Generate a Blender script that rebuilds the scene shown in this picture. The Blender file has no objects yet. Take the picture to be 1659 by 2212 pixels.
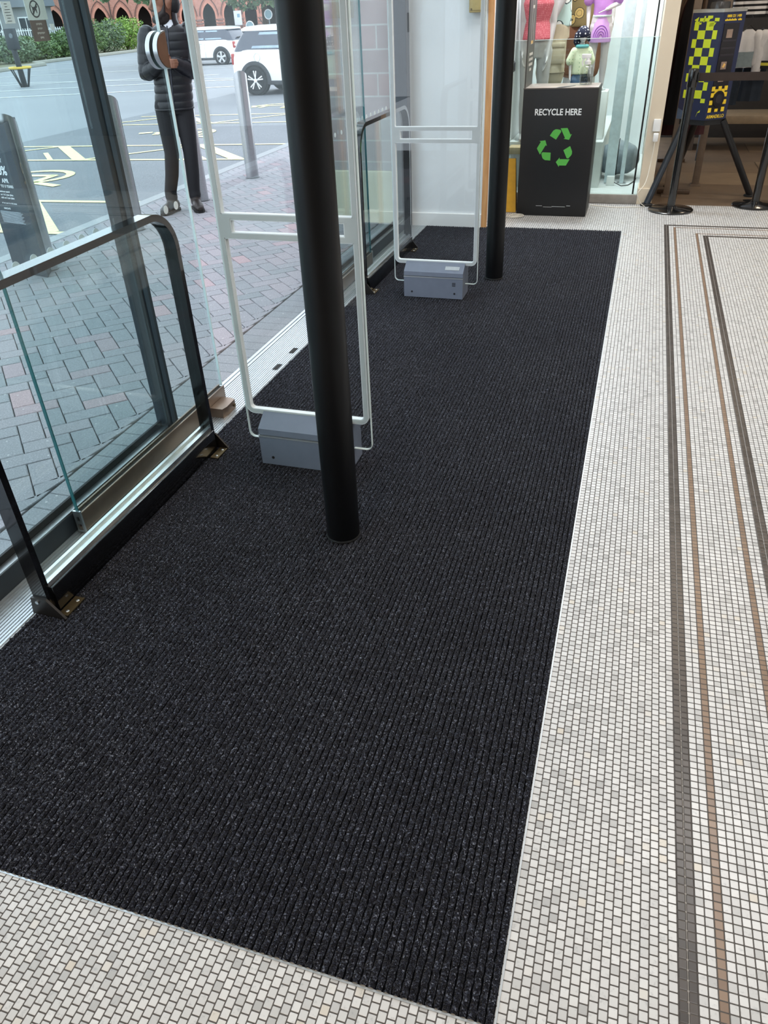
import bpy, bmesh, math, random
from mathutils import Vector, Matrix, Euler
random.seed(7)
S = bpy.context.scene
COL = S.collection
PI = math.pi
# ------------------------------------------------------------------ camera, sky, lights, exposure
def make_camera():
    pitch, roll, yaw = 0.59913, -0.04526, 0.32243
    cy, sy, cp, sp = math.cos(yaw), math.sin(yaw), math.cos(pitch), math.sin(pitch)
    fwd = Vector((-sy*cp, cy*cp, -sp)); right = Vector((cy, sy, 0)); up = right.cross(fwd)
    cr, sr = math.cos(roll), math.sin(roll)
    r = cr*right + sr*up; u = -sr*right + cr*up
    m = Matrix((r, u, -fwd)).transposed().to_4x4()
    m.translation = Vector((0, 0, 1.5))
    cam = bpy.data.cameras.new('camera'); cam.sensor_fit = 'HORIZONTAL'; cam.sensor_width = 36.0
    cam.lens = 36.0*1595.5/1659.0; cam.clip_start = 0.05; cam.clip_end = 400
    o = bpy.data.objects.new('camera', cam); COL.objects.link(o); o.matrix_world = m
    S.camera = o
make_camera()
S.view_settings.view_transform = 'Standard'; S.view_settings.look = 'None'
S.view_settings.exposure = 0.0; S.view_settings.gamma = 1.0; S.view_settings.use_curve_mapping = False
W = bpy.data.worlds.new('sky'); S.world = W; W.use_nodes = True
bg = W.node_tree.nodes['Background']
bg.inputs['Color'].default_value = (0.82, 0.90, 1.0, 1); bg.inputs['Strength'].default_value = 2.9
def area(name, loc, size, power, col, rot=(0, 0, 0), sizey=None, spread=None):
    l = bpy.data.lights.new(name, 'AREA'); l.energy = power; l.color = col
    l.shape = 'RECTANGLE'; l.size = size; l.size_y = sizey or size
    if spread: l.spread = spread
    o = bpy.data.objects.new(name, l); COL.objects.link(o); o.location = loc; o.rotation_euler = rot
    return o
WARM = (1.0, 0.80, 0.58); NEUT = (1.0, 0.96, 0.92); COOL = (0.92, 0.965, 1.0)
for lx, ly, pw, cc in [(1.0, 0.6, 34, NEUT), (1.0, 3.2, 40, NEUT), (1.0, 5.6, 30, WARM), (3.4, 2.0, 26, NEUT), (3.0, 5.8, 55, WARM),
                       (-0.6, 4.9, 30, COOL), (-1.0, -0.7, 40, WARM)]:
    area('ceiling_panel_light', (lx, ly, 3.22), 0.9, pw, cc)
area('display_light', (-0.52, 7.22, 3.1), 0.9, 70, COOL, sizey=0.3, rot=(math.radians(24), 0, 0))
area('display_light', (-0.5, 8.75, 3.1), 0.9, 42, COOL, sizey=0.5)
area('shop_light', (1.5, 9.2, 3.1), 0.6, 17, WARM)
# ------------------------------------------------------------------ materials
def lin(h):
    h = h.lstrip('#'); c = [int(h[i:i+2], 16)/255 for i in (0, 2, 4)]
    return tuple(x/12.92 if x <= .04045 else ((x+.055)/1.055)**2.4 for x in c) + (1,)
class NT:
    def __init__(s, m):
        m.use_nodes = True; s.t = m.node_tree; s.n = s.t.nodes; s.l = s.t.links
        s.b = s.n.get('Principled BSDF'); s.o = s.n.get('Material Output')
    def add(s, typ, **k):
        n = s.n.new(typ)
        for a, v in k.items(): setattr(n, a, v)
        return n
    def link(s, a, b): s.l.new(a, b)
    def val(s, sock, v):
        if hasattr(v, 'is_output'): s.link(v, sock)
        else: sock.default_value = v
    def math(s, op, a, b=None, c=None):
        n = s.add('ShaderNodeMath', operation=op); s.val(n.inputs[0], a)
        if b is not None: s.val(n.inputs[1], b)
        if c is not None: s.val(n.inputs[2], c)
        return n.outputs[0]
    def mix(s, f, a, b, typ='MIX'):
        n = s.add('ShaderNodeMix', data_type='RGBA', blend_type=typ)
        s.val(n.inputs[0], f); s.val(n.inputs[6], a); s.val(n.inputs[7], b); return n.outputs[2]
    def obj(s): return s.add('ShaderNodeTexCoord').outputs['Object']
    def noise(s, scale, vec=None, detail=3.0, rough=.55):
        n = s.add('ShaderNodeTexNoise'); n.inputs['Scale'].default_value = scale
        n.inputs['Detail'].default_value = detail; n.inputs['Roughness'].default_value = rough
        s.link(vec or s.obj(), n.inputs['Vector']); return n.outputs['Fac']
    def ramp(s, f, stops):
        n = s.add('ShaderNodeValToRGB'); e = n.color_ramp.elements
        while len(e) < len(stops): e.new(.5)
        for i, (p, c) in enumerate(stops): e[i].position = p; e[i].color = c
        s.link(f, n.inputs[0]); return n.outputs[0]
    def bump(s, h, strength=.3, dist=.01):
        n = s.add('ShaderNodeBump'); n.inputs['Strength'].default_value = strength; n.inputs['Distance'].default_value = dist
        s.link(h, n.inputs['Height']); s.link(n.outputs[0], s.b.inputs['Normal'])
MC = {}
def mat(name, col='#808080', rough=.5, metal=0.0, var=.12, scale=18, bump=0.0, spec=.5, coat=0.0):
    """plain surface with a little procedural variation"""
    if name in MC: return MC[name]
    m = bpy.data.materials.new(name); t = NT(m)
    c = lin(col); f = t.noise(scale)
    lo = tuple(x*(1-var) for x in c[:3]) + (1,); hi = tuple(min(1, x*(1+var)) for x in c[:3]) + (1,)
    t.link(t.ramp(f, [(.3, lo), (.7, hi)]), t.b.inputs['Base Color'])
    t.b.inputs['Roughness'].default_value = rough; t.b.inputs['Metallic'].default_value = metal
    t.b.inputs['Specular IOR Level'].default_value = spec; t.b.inputs['Coat Weight'].default_value = coat
    if bump: t.bump(t.noise(scale*4, detail=5), bump, .004)
    MC[name] = m; return m
def glass(name, tint, refl=1.0, base=.04):
    if name in MC: return MC[name]
    m = bpy.data.materials.new(name); t = NT(m); t.n.remove(t.b)
    tr = t.add('ShaderNodeBsdfTransparent'); tr.inputs[0].default_value = tint + (1,)
    gl = t.add('ShaderNodeBsdfGlossy'); gl.inputs[0].default_value = (1, 1, 1, 1); gl.inputs['Roughness'].default_value = 0.0
    lw = t.add('ShaderNodeLayerWeight'); p = t.math('POWER', lw.outputs['Facing'], 5.0)
    f = t.math('MULTIPLY', t.math('MULTIPLY_ADD', p, 1-base, base), refl)
    mx = t.add('ShaderNodeMixShader'); t.link(f, mx.inputs[0]); t.link(tr.outputs[0], mx.inputs[1]); t.link(gl.outputs[0], mx.inputs[2])
    t.link(mx.outputs[0], t.o.inputs[0]); MC[name] = m; return m
def m_mosaic():
    m = bpy.data.materials.new('marble_mosaic'); t = NT(m); M = t.math
    sep = t.add('ShaderNodeSeparateXYZ'); t.link(t.obj(), sep.inputs[0]); X, Y = sep.outputs[0], sep.outputs[1]
    p, L = .0172, .0186
    ix = M('DIVIDE', M('SUBTRACT', X, .279), p); iy = M('DIVIDE', M('SUBTRACT', 6.466, Y), L)
    mm = M('MINIMUM', ix, iy); zb = M('GREATER_THAN', mm, 0.0)
    col = M('FLOOR', ix); odd = M('FLOORED_MODULO', col, 2.0)
    sh = M('MULTIPLY', M('MULTIPLY', odd, .5), M('SUBTRACT', 1.0, zb))
    v = M('ADD', iy, sh); row = M('FLOOR', v)
    fx, fy = M('FRACT', ix), M('FRACT', v)
    ex = M('MINIMUM', fx, M('SUBTRACT', 1.0, fx)); ey = M('MINIMUM', fy, M('SUBTRACT', 1.0, fy))
    ed = M('MINIMUM', ex, ey)
    corner = M('ADD', ex, ey)
    edge = M('MINIMUM', ed, M('MULTIPLY', M('SUBTRACT', corner, .10), .8))
    cv = t.add('ShaderNodeCombineXYZ'); t.link(col, cv.inputs[0]); t.link(row, cv.inputs[1])
    wn = t.add('ShaderNodeTexWhiteNoise', noise_dimensions='3D'); t.link(cv.outputs[0], wn.inputs[0])
    base = t.ramp(wn.outputs['Value'], [(0, lin('#a8a9aa')), (.06, lin('#b6b7b8')), (.20, lin('#c1c2c3')), (.7, lin('#c9cacb')), (.97, lin('#d1d2d3')), (1, lin('#c6c0b6'))])
    vein = t.ramp(t.noise(70, detail=6, rough=.7), [(.33, (.66, .67, .69, 1)), (.44, (1, 1, 1, 1))])
    base = t.mix(.75, base, vein, 'MULTIPLY')
    # 0 outside, frame index inside
    k = M('FLOOR', mm)
    def isk(*ks):
        s = None
        for q in ks:
            c = M('COMPARE', k, float(q), .1); s = c if s is None else M('ADD', s, c)
        return s
    dk = t.ramp(wn.outputs['Value'], [(0, lin('#312d2b')), (1, lin('#48423f'))])
    scr = t.ramp(t.noise(45, detail=8, rough=.8), [(.66, (0, 0, 0, 1)), (.74, (.35, .35, .35, 1))])
    dk = t.mix(1.0, dk, scr, 'ADD')
    br = t.ramp(wn.outputs['Value'], [(0, lin('#755f4e')), (1, lin('#87705d'))])
    c = t.mix(M('MULTIPLY', isk(4, 13), zb), base, br); isd = M('MULTIPLY', isk(0, 1, 16, 17), zb)
    c = t.mix(isd, c, dk)
    gr = t.mix(isd, lin('#4a4643'), lin('#3d3937'))
    # pale grout line between the two dark courses
    pale = M('MULTIPLY', isd, M('LESS_THAN', ex, .06))
    band = M('ADD', M('COMPARE', M('FRACT', M('DIVIDE', mm, 16.0)), 1.0/16, .006), 0.0)
    gr = t.mix(M('MULTIPLY', isd, band), gr, lin('#8d8984'))
    wd = M('MULTIPLY_ADD', isd, -.034, .071)
    g = M('LESS_THAN', edge, wd)
    t.link(t.mix(g, c, gr), t.b.inputs['Base Color'])
    t.link(M('MULTIPLY_ADD', g, .4, .33), t.b.inputs['Roughness'])
    sm = t.add('ShaderNodeMapRange'); t.link(edge, sm.inputs[0]); sm.inputs[1].default_value = .03; sm.inputs[2].default_value = .12
    t.bump(sm.outputs[0], .5, .0012)
    return m
def m_carpet():
    m = bpy.data.materials.new('ribbed_carpet'); t = NT(m)
    v = t.add('ShaderNodeTexVoronoi'); v.inputs['Scale'].default_value = 340; t.link(t.obj(), v.inputs['Vector'])
    sp = t.add('ShaderNodeSeparateColor'); t.link(v.outputs['Color'], sp.inputs[0])
    c = t.ramp(sp.outputs[0], [(0, lin('#090a10')), (.45, lin('#161821')), (.75, lin('#282b36')), (.93, lin('#484d59')), (1, lin('#7d828e'))])
    n = t.noise(2.0); c = t.mix(1.0, c, t.ramp(n, [(.3, (.72, .74, .82, 1)), (.7, (1.0, 1.0, 1.0, 1))]), 'MULTIPLY')
    t.link(c, t.b.inputs['Base Color']); t.b.inputs['Roughness'].default_value = .95
    t.b.inputs['Specular IOR Level'].default_value = .12
    t.b.inputs['Sheen Weight'].default_value = .06
    t.bump(t.math('ADD', v.outputs['Distance'], t.noise(220, detail=4)), .9, .004)
    return m
def m_brickpaver():
    m = bpy.data.materials.new('clay_paver'); t = NT(m)
    a = t.add('ShaderNodeAttribute', attribute_name='tone'); a.attribute_type = 'GEOMETRY'
    c = t.ramp(a.outputs['Fac'], [(0, lin('#7e8387')), (.35, lin('#8b8b90')), (.7, lin('#938d92')), (.9, lin('#998b90')), (1, lin('#a48e91'))])
    sp = t.ramp(t.noise(160, detail=4), [(.32, (.80, .80, .80, 1)), (.58, (1.04, 1.04, 1.04, 1)), (.70, (1.45, 1.45, 1.45, 1))])
    c = t.mix(1.0, c, sp, 'MULTIPLY')
    gum = t.add('ShaderNodeTexVoronoi'); gum.inputs['Scale'].default_value = 16; t.link(t.obj(), gum.inputs['Vector'])
    gs = t.ramp(gum.outputs['Distance'], [(.06, (1, 1, 1, 1)), (.10, (0, 0, 0, 1))])
    c = t.mix(t.math('MULTIPLY', gs, .55), c, lin('#c9c9c6'))
    t.link(c, t.b.inputs['Base Color']); t.b.inputs['Roughness'].default_value = .75
    t.bump(t.noise(300, detail=3), .25, .002); return m
def m_asphalt():
    m = bpy.data.materials.new('asphalt'); t = NT(m)
    c = t.ramp(t.noise(90, detail=6, rough=.75), [(.3, lin('#43474b')), (.50, lin('#6c7176')), (.68, lin('#92979b'))])
    big = t.ramp(t.noise(.35, detail=4), [(.35, (.85, .86, .88, 1)), (.65, (1.12, 1.12, 1.12, 1))])
    c = t.mix(1.0, c, big, 'MULTIPLY')
    sep = t.add('ShaderNodeSeparateXYZ'); t.link(t.obj(), sep.inputs[0])
    patch = t.math('LESS_THAN', sep.outputs[0], -9.75)     # older, paler surface beyond the bays
    c = t.mix(t.math('MULTIPLY', patch, .45), c, lin('#9a9ea2'))
    t.link(c, t.b.inputs['Base Color']); t.b.inputs['Roughness'].default_value = .62
    t.bump(t.noise(200, detail=3), .3, .004); return m
def m_bricks(name, c1, c2, mortar, w, h, ms=.012, plane='xz'):
    m = bpy.data.materials.new(name); t = NT(m)
    sep = t.add('ShaderNodeSeparateXYZ'); t.link(t.obj(), sep.inputs[0]); cb = t.add('ShaderNodeCombineXYZ')
    t.link(sep.outputs['XYZ'.index(plane[0].upper())], cb.inputs[0]); t.link(sep.outputs['XYZ'.index(plane[1].upper())], cb.inputs[1])
    b = t.add('ShaderNodeTexBrick'); t.link(cb.outputs[0], b.inputs['Vector'])
    b.inputs['Color1'].default_value = lin(c1); b.inputs['Color2'].default_value = lin(c2); b.inputs['Mortar'].default_value = lin(mortar)
    b.inputs['Scale'].default_value = 1; b.inputs['Brick Width'].default_value = w; b.inputs['Row Height'].default_value = h; b.inputs['Mortar Size'].default_value = ms
    n = t.ramp(t.noise(6, detail=5), [(.3, (.85, .85, .85, 1)), (.7, (1.1, 1.1, 1.1, 1))])
    t.link(t.mix(1.0, b.outputs[0], n, 'MULTIPLY'), t.b.inputs['Base Color']); t.b.inputs['Roughness'].default_value = .85
    return m
def m_leaf(name, a, b):
    if name in MC: return MC[name]
    m = bpy.data.materials.new(name); t = NT(m)
    at = t.add('ShaderNodeAttribute', attribute_name='tone'); at.attribute_type = 'GEOMETRY'
    t.link(t.ramp(at.outputs['Fac'], [(0, lin(a)), (1, lin(b))]), t.b.inputs['Base Color'])
    t.b.inputs['Roughness'].default_value = .55; MC[name] = m; return m
def m_floral(name, ground, petal, line):
    m = bpy.data.materials.new(name); t = NT(m)
    v = t.add('ShaderNodeTexVoronoi'); v.inputs['Scale'].default_value = 9; t.link(t.obj(), v.inputs['Vector'])
    n = t.noise(14, detail=2)
    d = t.math('ADD', v.outputs['Distance'], t.math('MULTIPLY', n, .35))
    c = t.mix(t.math('LESS_THAN', d, .52), lin(ground), lin(petal))
    c = t.mix(t.math('COMPARE', d, .54, .03), c, lin(line)); c = t.mix(t.math('COMPARE', d, .33, .015), c, lin(line))
    t.link(c, t.b.inputs['Base Color']); t.b.inputs['Roughness'].default_value = .85; return m
def m_dots(name, ground, dot, scale, r=.28):
    m = bpy.data.materials.new(name); t = NT(m)
    v = t.add('ShaderNodeTexVoronoi'); v.inputs['Scale'].default_value = scale; v.inputs['Randomness'].default_value = .25
    t.link(t.obj(), v.inputs['Vector'])
    t.link(t.mix(t.math('LESS_THAN', v.outputs['Distance'], r), lin(ground), lin(dot)), t.b.inputs['Base Color'])
    t.b.inputs['Roughness'].default_value = .85; return m
def m_stripes(name, c1, c2, period, axis=2, frac=.5):
    m = bpy.data.materials.new(name); t = NT(m)
    sep = t.add('ShaderNodeSeparateXYZ'); t.link(t.obj(), sep.inputs[0])
    f = t.math('LESS_THAN', t.math('FRACT', t.math('DIVIDE', sep.outputs[axis], period)), frac)
    t.link(t.mix(f, lin(c1), lin(c2)), t.b.inputs['Base Color']); t.b.inputs['Roughness'].default_value = .85; return m
def m_wood(name, a, b, scale=3):
    if name in MC: return MC[name]
    m = bpy.data.materials.new(name); t = NT(m)
    mp = t.add('ShaderNodeMapping'); mp.inputs['Scale'].default_value = (scale*8, scale*8, scale); t.link(t.obj(), mp.inputs[0])
    t.link(t.ramp(t.noise(1.5, mp.outputs[0], 6), [(.3, lin(a)), (.7, lin(b))]), t.b.inputs['Base Color'])
    t.b.inputs['Roughness'].default_value = .5; MC[name] = m; return m
black = mat('black_powder_coat', '#0a0b0d', .2, var=.2, spec=.5, coat=.8)
satin_black = mat('satin_black_post', '#08090b', .40, spec=.3, var=.15)
alu = mat('brushed_aluminium', '#c6cacc', .34, 1.0, var=.06, scale=40)
alu_white = mat('bright_aluminium', '#bfc5c9', .38, .7, var=.05, scale=40)
bronze = mat('bronze_anodised', '#8b7a6c', .38, .75, var=.08)
steel = mat('satin_stainless', '#b9bcbe', .28, 1.0, var=.06, scale=60)
darkframe = mat('slate_grey_frame', '#2a3036', .45, var=.1)
rubber = mat('black_rubber', '#101214', .7)
white_wall = mat('white_painted_plaster', '#dfe3e6', .6, var=.03, scale=3)
white_paint = mat('white_gloss_paint', '#e6e8e8', .35, var=.03, scale=3)
brass = mat('brass_plate', '#6f6146', .42, .85)
glass_leaf = glass('tinted_door_glass', (.915, .962, .963))
glass_fix = glass('tinted_screen_glass', (.905, .958, .962))
glass_clear = glass('clear_acrylic', (.955, .965, .965), .75)
glass_rail = glass('rail_glass', (.93, .965, .955), .6)
glass_low = glass('barrier_glass', (.90, .96, .95), .7)
teal_edge = mat('teal_glass_edge', '#2f6b72', .2, var=.1)
pale_edge = mat('pale_glass_edge', '#dbeaea', .25, var=.04)
frost = mat('frosted_dot', '#d8e4e8', .5, var=.03)
# ------------------------------------------------------------------ mesh builder
class MB:
    def __init__(s): s.bm = bmesh.new(); s.mi = 0
    def _f(s, vs):
        try: f = s.bm.faces.new(vs); f.material_index = s.mi; return f
        except ValueError: return None
    def v(s, *p): return s.bm.verts.new(p[0] if len(p) == 1 else p)
    def hexa(s, P):
        v = [s.v(p) for p in P]
        for q in ((0, 3, 2, 1), (4, 5, 6, 7), (0, 1, 5, 4), (1, 2, 6, 5), (2, 3, 7, 6), (3, 0, 4, 7)): s._f([v[i] for i in q])
    def box(s, x0, x1, y0, y1, z0, z1, bev=0.0):
        if bev: return s.rbox(x0, x1, y0, y1, z0, z1, bev)
        s.hexa([(x0, y0, z0), (x1, y0, z0), (x1, y1, z0), (x0, y1, z0), (x0, y0, z1), (x1, y0, z1), (x1, y1, z1), (x0, y1, z1)])
    def rbox(s, x0, x1, y0, y1, z0, z1, b, seg=2):
        b2 = bmesh.new(); m = Matrix.Translation(((x0+x1)/2, (y0+y1)/2, (z0+z1)/2)) @ Matrix.Diagonal((abs(x1-x0), abs(y1-y0), abs(z1-z0), 1))
        bmesh.ops.create_cube(b2, size=1, matrix=m)
        bmesh.ops.bevel(b2, geom=b2.edges[:], offset=b, segments=seg, affect='EDGES', profile=.5)
        s.merge(b2)
    def merge(s, b2, M=None):
        mp = {}
        for v in b2.verts: mp[v] = s.bm.verts.new(M @ v.co if M else v.co)
        for f in b2.faces: s._f([mp[v] for v in f.verts])
        b2.free()
    def prism(s, poly, d0, d1, axis='z'):
        """poly in the two other axes, extruded d0..d1 along axis"""
        def P(a, b, d): return {'z': (a, b, d), 'y': (a, d, b), 'x': (d, a, b)}[axis]
        A = [s.v(P(a, b, d0)) for a, b in poly]; B = [s.v(P(a, b, d1)) for a, b in poly]; n = len(poly)
        s._f(A[::-1]); s._f(B)
        for i in range(n): s._f([A[i], A[(i+1) % n], B[(i+1) % n], B[i]])
    def ring(s, c, ax1, ax2, n): return [s.v(c + ax1*math.cos(2*PI*i/n) + ax2*math.sin(2*PI*i/n)) for i in range(n)]
    def skin(s, rings, cap=True, closed=False):
        n = len(rings[0])
        R = rings + ([rings[0]] if closed else [])
        for a, b in zip(R, R[1:]):
            for i in range(n): s._f([a[i], a[(i+1) % n], b[(i+1) % n], b[i]])
        if cap and not closed: s._f(rings[0][::-1]); s._f(rings[-1])
    def tube(s, pts, r, n=12, cap=True, closed=False, flat=None):
        """swept round (or flat=(w,h)) bar along pts; r a number or list"""
        pts = [Vector(p) for p in pts]; N = len(pts); rs = r if isinstance(r, (list, tuple)) else [r]*N
        rings = []; prev = None
        for i, p in enumerate(pts):
            if closed: d = pts[(i+1) % N]-pts[i-1]
            else: d = (pts[min(i+1, N-1)]-pts[max(i-1, 0)])
            d = d.normalized() if d.length > 1e-9 else Vector((0, 0, 1))
            if prev is None:
                a = d.cross(Vector((0, 0, 1)))
                if a.length < 1e-3: a = d.cross(Vector((0, 1, 0)))
                a.normalize()
            else:
                a = prev - d*prev.dot(d); a = a.normalized() if a.length > 1e-6 else prev
            prev = a; b = d.cross(a).normalized()
            rings.append(s.ring(p, a*rs[i], b*rs[i], n))
        s.skin(rings, cap, closed)
    def limb(s, pts, rs, n=12):
        """tapering tube with rounded ends"""
        pts = [Vector(p) for p in pts]; P = []; R = []
        d0 = (pts[0]-pts[1]).normalized(); d1 = (pts[-1]-pts[-2]).normalized()
        for a in (85, 60, 30): P.append(pts[0]+d0*rs[0]*math.sin(math.radians(a))); R.append(rs[0]*math.cos(math.radians(a)))
        P += pts; R += list(rs)
        for a in (30, 60, 85): P.append(pts[-1]+d1*rs[-1]*math.sin(math.radians(a))); R.append(rs[-1]*math.cos(math.radians(a)))
        s.tube(P, R, n)
    def cyl(s, p0, p1, r0, r1=None, n=24):
        p0, p1 = Vector(p0), Vector(p1); d = (p1-p0).normalized(); a = d.cross(Vector((0, 0, 1)))
        if a.length < 1e-3: a = Vector((1, 0, 0))
        a.normalize(); b = d.cross(a); r1 = r0 if r1 is None else r1
        s.skin([s.ring(p0, a*r0, b*r0, n), s.ring(p1, a*r1, b*r1, n)])
    def lathe(s, prof, c=(0, 0, 0), n=32):
        c = Vector(c); X, Y, Z = Vector((1, 0, 0)), Vector((0, 1, 0)), Vector((0, 0, 1))
        s.skin([s.ring(c+Z*z, X*r, Y*r, n) for r, z in prof])
    def loft(s, secs, n=20):
        """secs: (centre, half-axis vector a, half-axis vector b)"""
        s.skin([s.ring(Vector(c), Vector(a), Vector(b), n) for c, a, b in secs])
    def sphere(s, c, rx, ry=None, rz=None, n=16, m=10):
        ry = ry or rx; rz = rz or rx; c = Vector(c)
        s.skin([s.ring(c+Vector((0, 0, -rz*math.cos(PI*(i+.5)/m))), Vector((rx*math.sin(PI*(i+.5)/m), 0, 0)), Vector((0, ry*math.sin(PI*(i+.5)/m), 0)), n) for i in range(m)])
    def frame_loop(s, outer, inner, d0, d1, axis='y'):
        def P(a, b, d): return {'z': (a, b, d), 'y': (a, d, b), 'x': (d, a, b)}[axis]
        O0 = [s.v(P(a, b, d0)) for a, b in outer]; I0 = [s.v(P(a, b, d0)) for a, b in inner]
        O1 = [s.v(P(a, b, d1)) for a, b in outer]; I1 = [s.v(P(a, b, d1)) for a, b in inner]; n = len(outer)
        for i in range(n):
            j = (i+1) % n
            s._f([O0[i], O0[j], I0[j], I0[i]]); s._f([O1[i], I1[i], I1[j], O1[j]])
            s._f([O0[i], O1[i], O1[j], O0[j]]); s._f([I0[i], I0[j], I1[j], I1[i]])
    def build(s, name, m, parent=None, smooth=True, rel=True, loc=None, ang=35):
        bmesh.ops.recalc_face_normals(s.bm, faces=s.bm.faces[:])
        me = bpy.data.meshes.new(name); s.bm.to_mesh(me); s.bm.free()
        return link(name, me, m, parent, smooth, rel, loc, ang)
def link(name, me, m, parent=None, smooth=True, rel=True, loc=None, ang=35):
    """geometry is written in world space; rel moves it under its parent's base"""
    for q in (m if isinstance(m, (list, tuple)) else [m]): me.materials.append(q)
    o = bpy.data.objects.new(name, me); COL.objects.link(o)
    if parent is not None:
        o.parent = parent
        if rel:
            P = wmat(parent); me.transform(P.inverted())
    elif loc is not None:
        me.transform(Matrix.Translation(-Vector(loc))); o.location = loc
    if smooth:
        for p in me.polygons: p.use_smooth = True
        try: me.set_sharp_from_angle(angle=math.radians(ang))
        except Exception: pass
    return o
def wmat(o):
    M = Matrix.LocRotScale(o.location, o.rotation_euler, o.scale)
    return wmat(o.parent) @ M if o.parent else M
def tag(o, label=None, cat=None, group=None, kind=None):
    if label: o['label'] = label
    if cat: o['category'] = cat
    if group: o['group'] = group
    if kind: o['kind'] = kind
    return o
def thing(name, label, cat, loc, rz=0, group=None):
    o = bpy.data.objects.new(name, None); o.empty_display_size = .1; COL.objects.link(o)
    o.location = loc; o.rotation_euler = (0, 0, rz); return tag(o, label, cat, group)
def struct(mb, name, m, smooth=False): return tag(mb.build(name, m, smooth=smooth), kind='structure')
def copy_tree(o, parent=None):
    c = o.copy(); COL.objects.link(c)
    if parent: c.parent = parent
    for ch in list(o.children): copy_tree(ch, c)
    return c
def rrect(x0, x1, z0, z1, r, n=6):
    out = []
    for cx, cz, a0 in ((x1-r, z1-r, 0), (x0+r, z1-r, 90), (x0+r, z0+r, 180), (x1-r, z0+r, 270)):
        for i in range(n+1):
            a = math.radians(a0+90*i/n); out.append((cx+r*math.cos(a), cz+r*math.sin(a)))
    return out
def text_mesh(s, size, depth=.0006, bold=0.0, align='LEFT', sx=1.0):
    c = bpy.data.curves.new('txt', 'FONT'); c.body = s; c.size = size; c.extrude = depth; c.offset = bold; c.align_x = align
    c.align_y = 'BOTTOM_BASELINE' if hasattr(c, 'align_y') else c.align_y
    o = bpy.data.objects.new('txt', c); COL.objects.link(o)
    dg = bpy.context.evaluated_depsgraph_get(); me = bpy.data.meshes.new_from_object(o.evaluated_get(dg))
    bpy.data.objects.remove(o); bpy.data.curves.remove(c)
    if sx != 1.0: me.transform(Matrix.Diagonal((sx, 1, 1, 1)))
    return me
def put_text(name, s, size, m, parent, origin, xdir, ydir, bold=0.0, align='LEFT', sx=1.0, depth=.0006):
    """lettering lying on the plane through origin spanned by xdir, ydir"""
    me = text_mesh(s, size, depth, bold, align, sx); x = Vector(xdir).normalized(); y = Vector(ydir).normalized(); z = x.cross(y)
    M = Matrix((x, y, z)).transposed().to_4x4(); M.translation = Vector(origin) + z*.0012
    me.transform(M); return link(name, me, m, parent, smooth=False)
def join_text(name, items, m, parent, origin, xdir, ydir, depth=.0005):
    """several lines of lettering as one printed part: items = (string, size, x, y, bold, align, sx)"""
    bm = bmesh.new()
    for s, size, ox, oy, bold, align, sx in items:
        me = text_mesh(s, size, depth, bold, align, sx); me.transform(Matrix.Translation((ox, oy, 0))); bm.from_mesh(me); bpy.data.meshes.remove(me)
    me = bpy.data.meshes.new(name); bm.to_mesh(me); bm.free()
    x = Vector(xdir).normalized(); y = Vector(ydir).normalized(); z = x.cross(y)
    M = Matrix((x, y, z)).transposed().to_4x4(); M.translation = Vector(origin) + z*.0012
    me.transform(M); return link(name, me, m, parent, smooth=False)
# ------------------------------------------------------------------ setting
mosaic = m_mosaic(); carpet_m = m_carpet(); paver = m_brickpaver(); asphalt = m_asphalt()
b = MB(); b.box(-1.58, 5.2, -3, 7.17, -.06, 0.0); struct(b, 'floor', mosaic)
shopfloor = m_bricks('brown_floor_tile', '#6d5d4e', '#8a7862', '#4c4036', 2.4, .62, .006, 'xy')
shopfloor.node_tree.nodes['Principled BSDF'].inputs['Roughness'].default_value = .38
b = MB(); b.box(.05, 5.2, 7.17, 11.2, -.06, .002); struct(b, 'floor_shop', shopfloor)
b = MB(); b.box(-1.95, 5.4, -3.2, 11.4, 3.3, 3.4); struct(b, 'ceiling', white_wall)
b = MB(); b.box(5.2, 5.4, -3.2, 11.4, -.06, 3.3); struct(b, 'wall_right', white_wall)
b = MB(); b.box(-1.8, 5.2, -3.2, -3, -.06, 3.3); struct(b, 'wall_back', mat('shop_back_wall', '#6f6258', .7))
b = MB(); b.box(-1.8, -1.7, -3, .58, -.06, 2.42); b.box(-1.8, -1.7, -3, 6.17, 2.42, 3.3); struct(b, 'wall_left', white_wall)
b = MB(); b.box(-1.74, -1.125, 6.17, 9.4, -.06, 3.3); struct(b, 'wall_front', white_wall)
b = MB(); b.box(-1.70, -1.125, 6.152, 6.17, 0, .105, .004); struct(b, 'baseboard_front', white_paint)
b = MB(); b.box(-1.125, -1.086, 6.16, 6.20, 0, 3.3); struct(b, 'trim_1', m_wood('pine_edge', '#b98350', '#d3a06b'))
dwall = mat('display_backdrop', '#dee6e9', .7, var=.02)
b = MB(); b.box(-1.125, .05, 9.25, 9.4, -.06, 3.3); struct(b, 'wall_display', dwall)
cream = mat('cream_partition', '#d9cdb9', .6, var=.03, scale=4)
b = MB(); b.box(.055, .165, 7.17, 9.4, 0, 3.3); struct(b, 'wall_partition', cream)
b = MB(); b.box(.045, .175, 7.155, 7.40, 0, .13, .004); struct(b, 'baseboard_partition', cream)
dark_wall = mat('dark_shop_wall', '#2c2723', .8)
b = MB(); b.box(.05, 5.2, 11.0, 11.2, 0, 3.3); struct(b, 'wall_shop', dark_wall)
b = MB(); b.box(-1.125, .055, 7.17, 9.25, -.06, .075); b.box(-1.12, -.30, 7.42, 9.25, .075, .45)
struct(b, 'trim_2', mat('display_platform', '#cfd3d2', .5, var=.04)); bpy.data.objects['trim_2'].name = 'floor_display'
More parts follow.
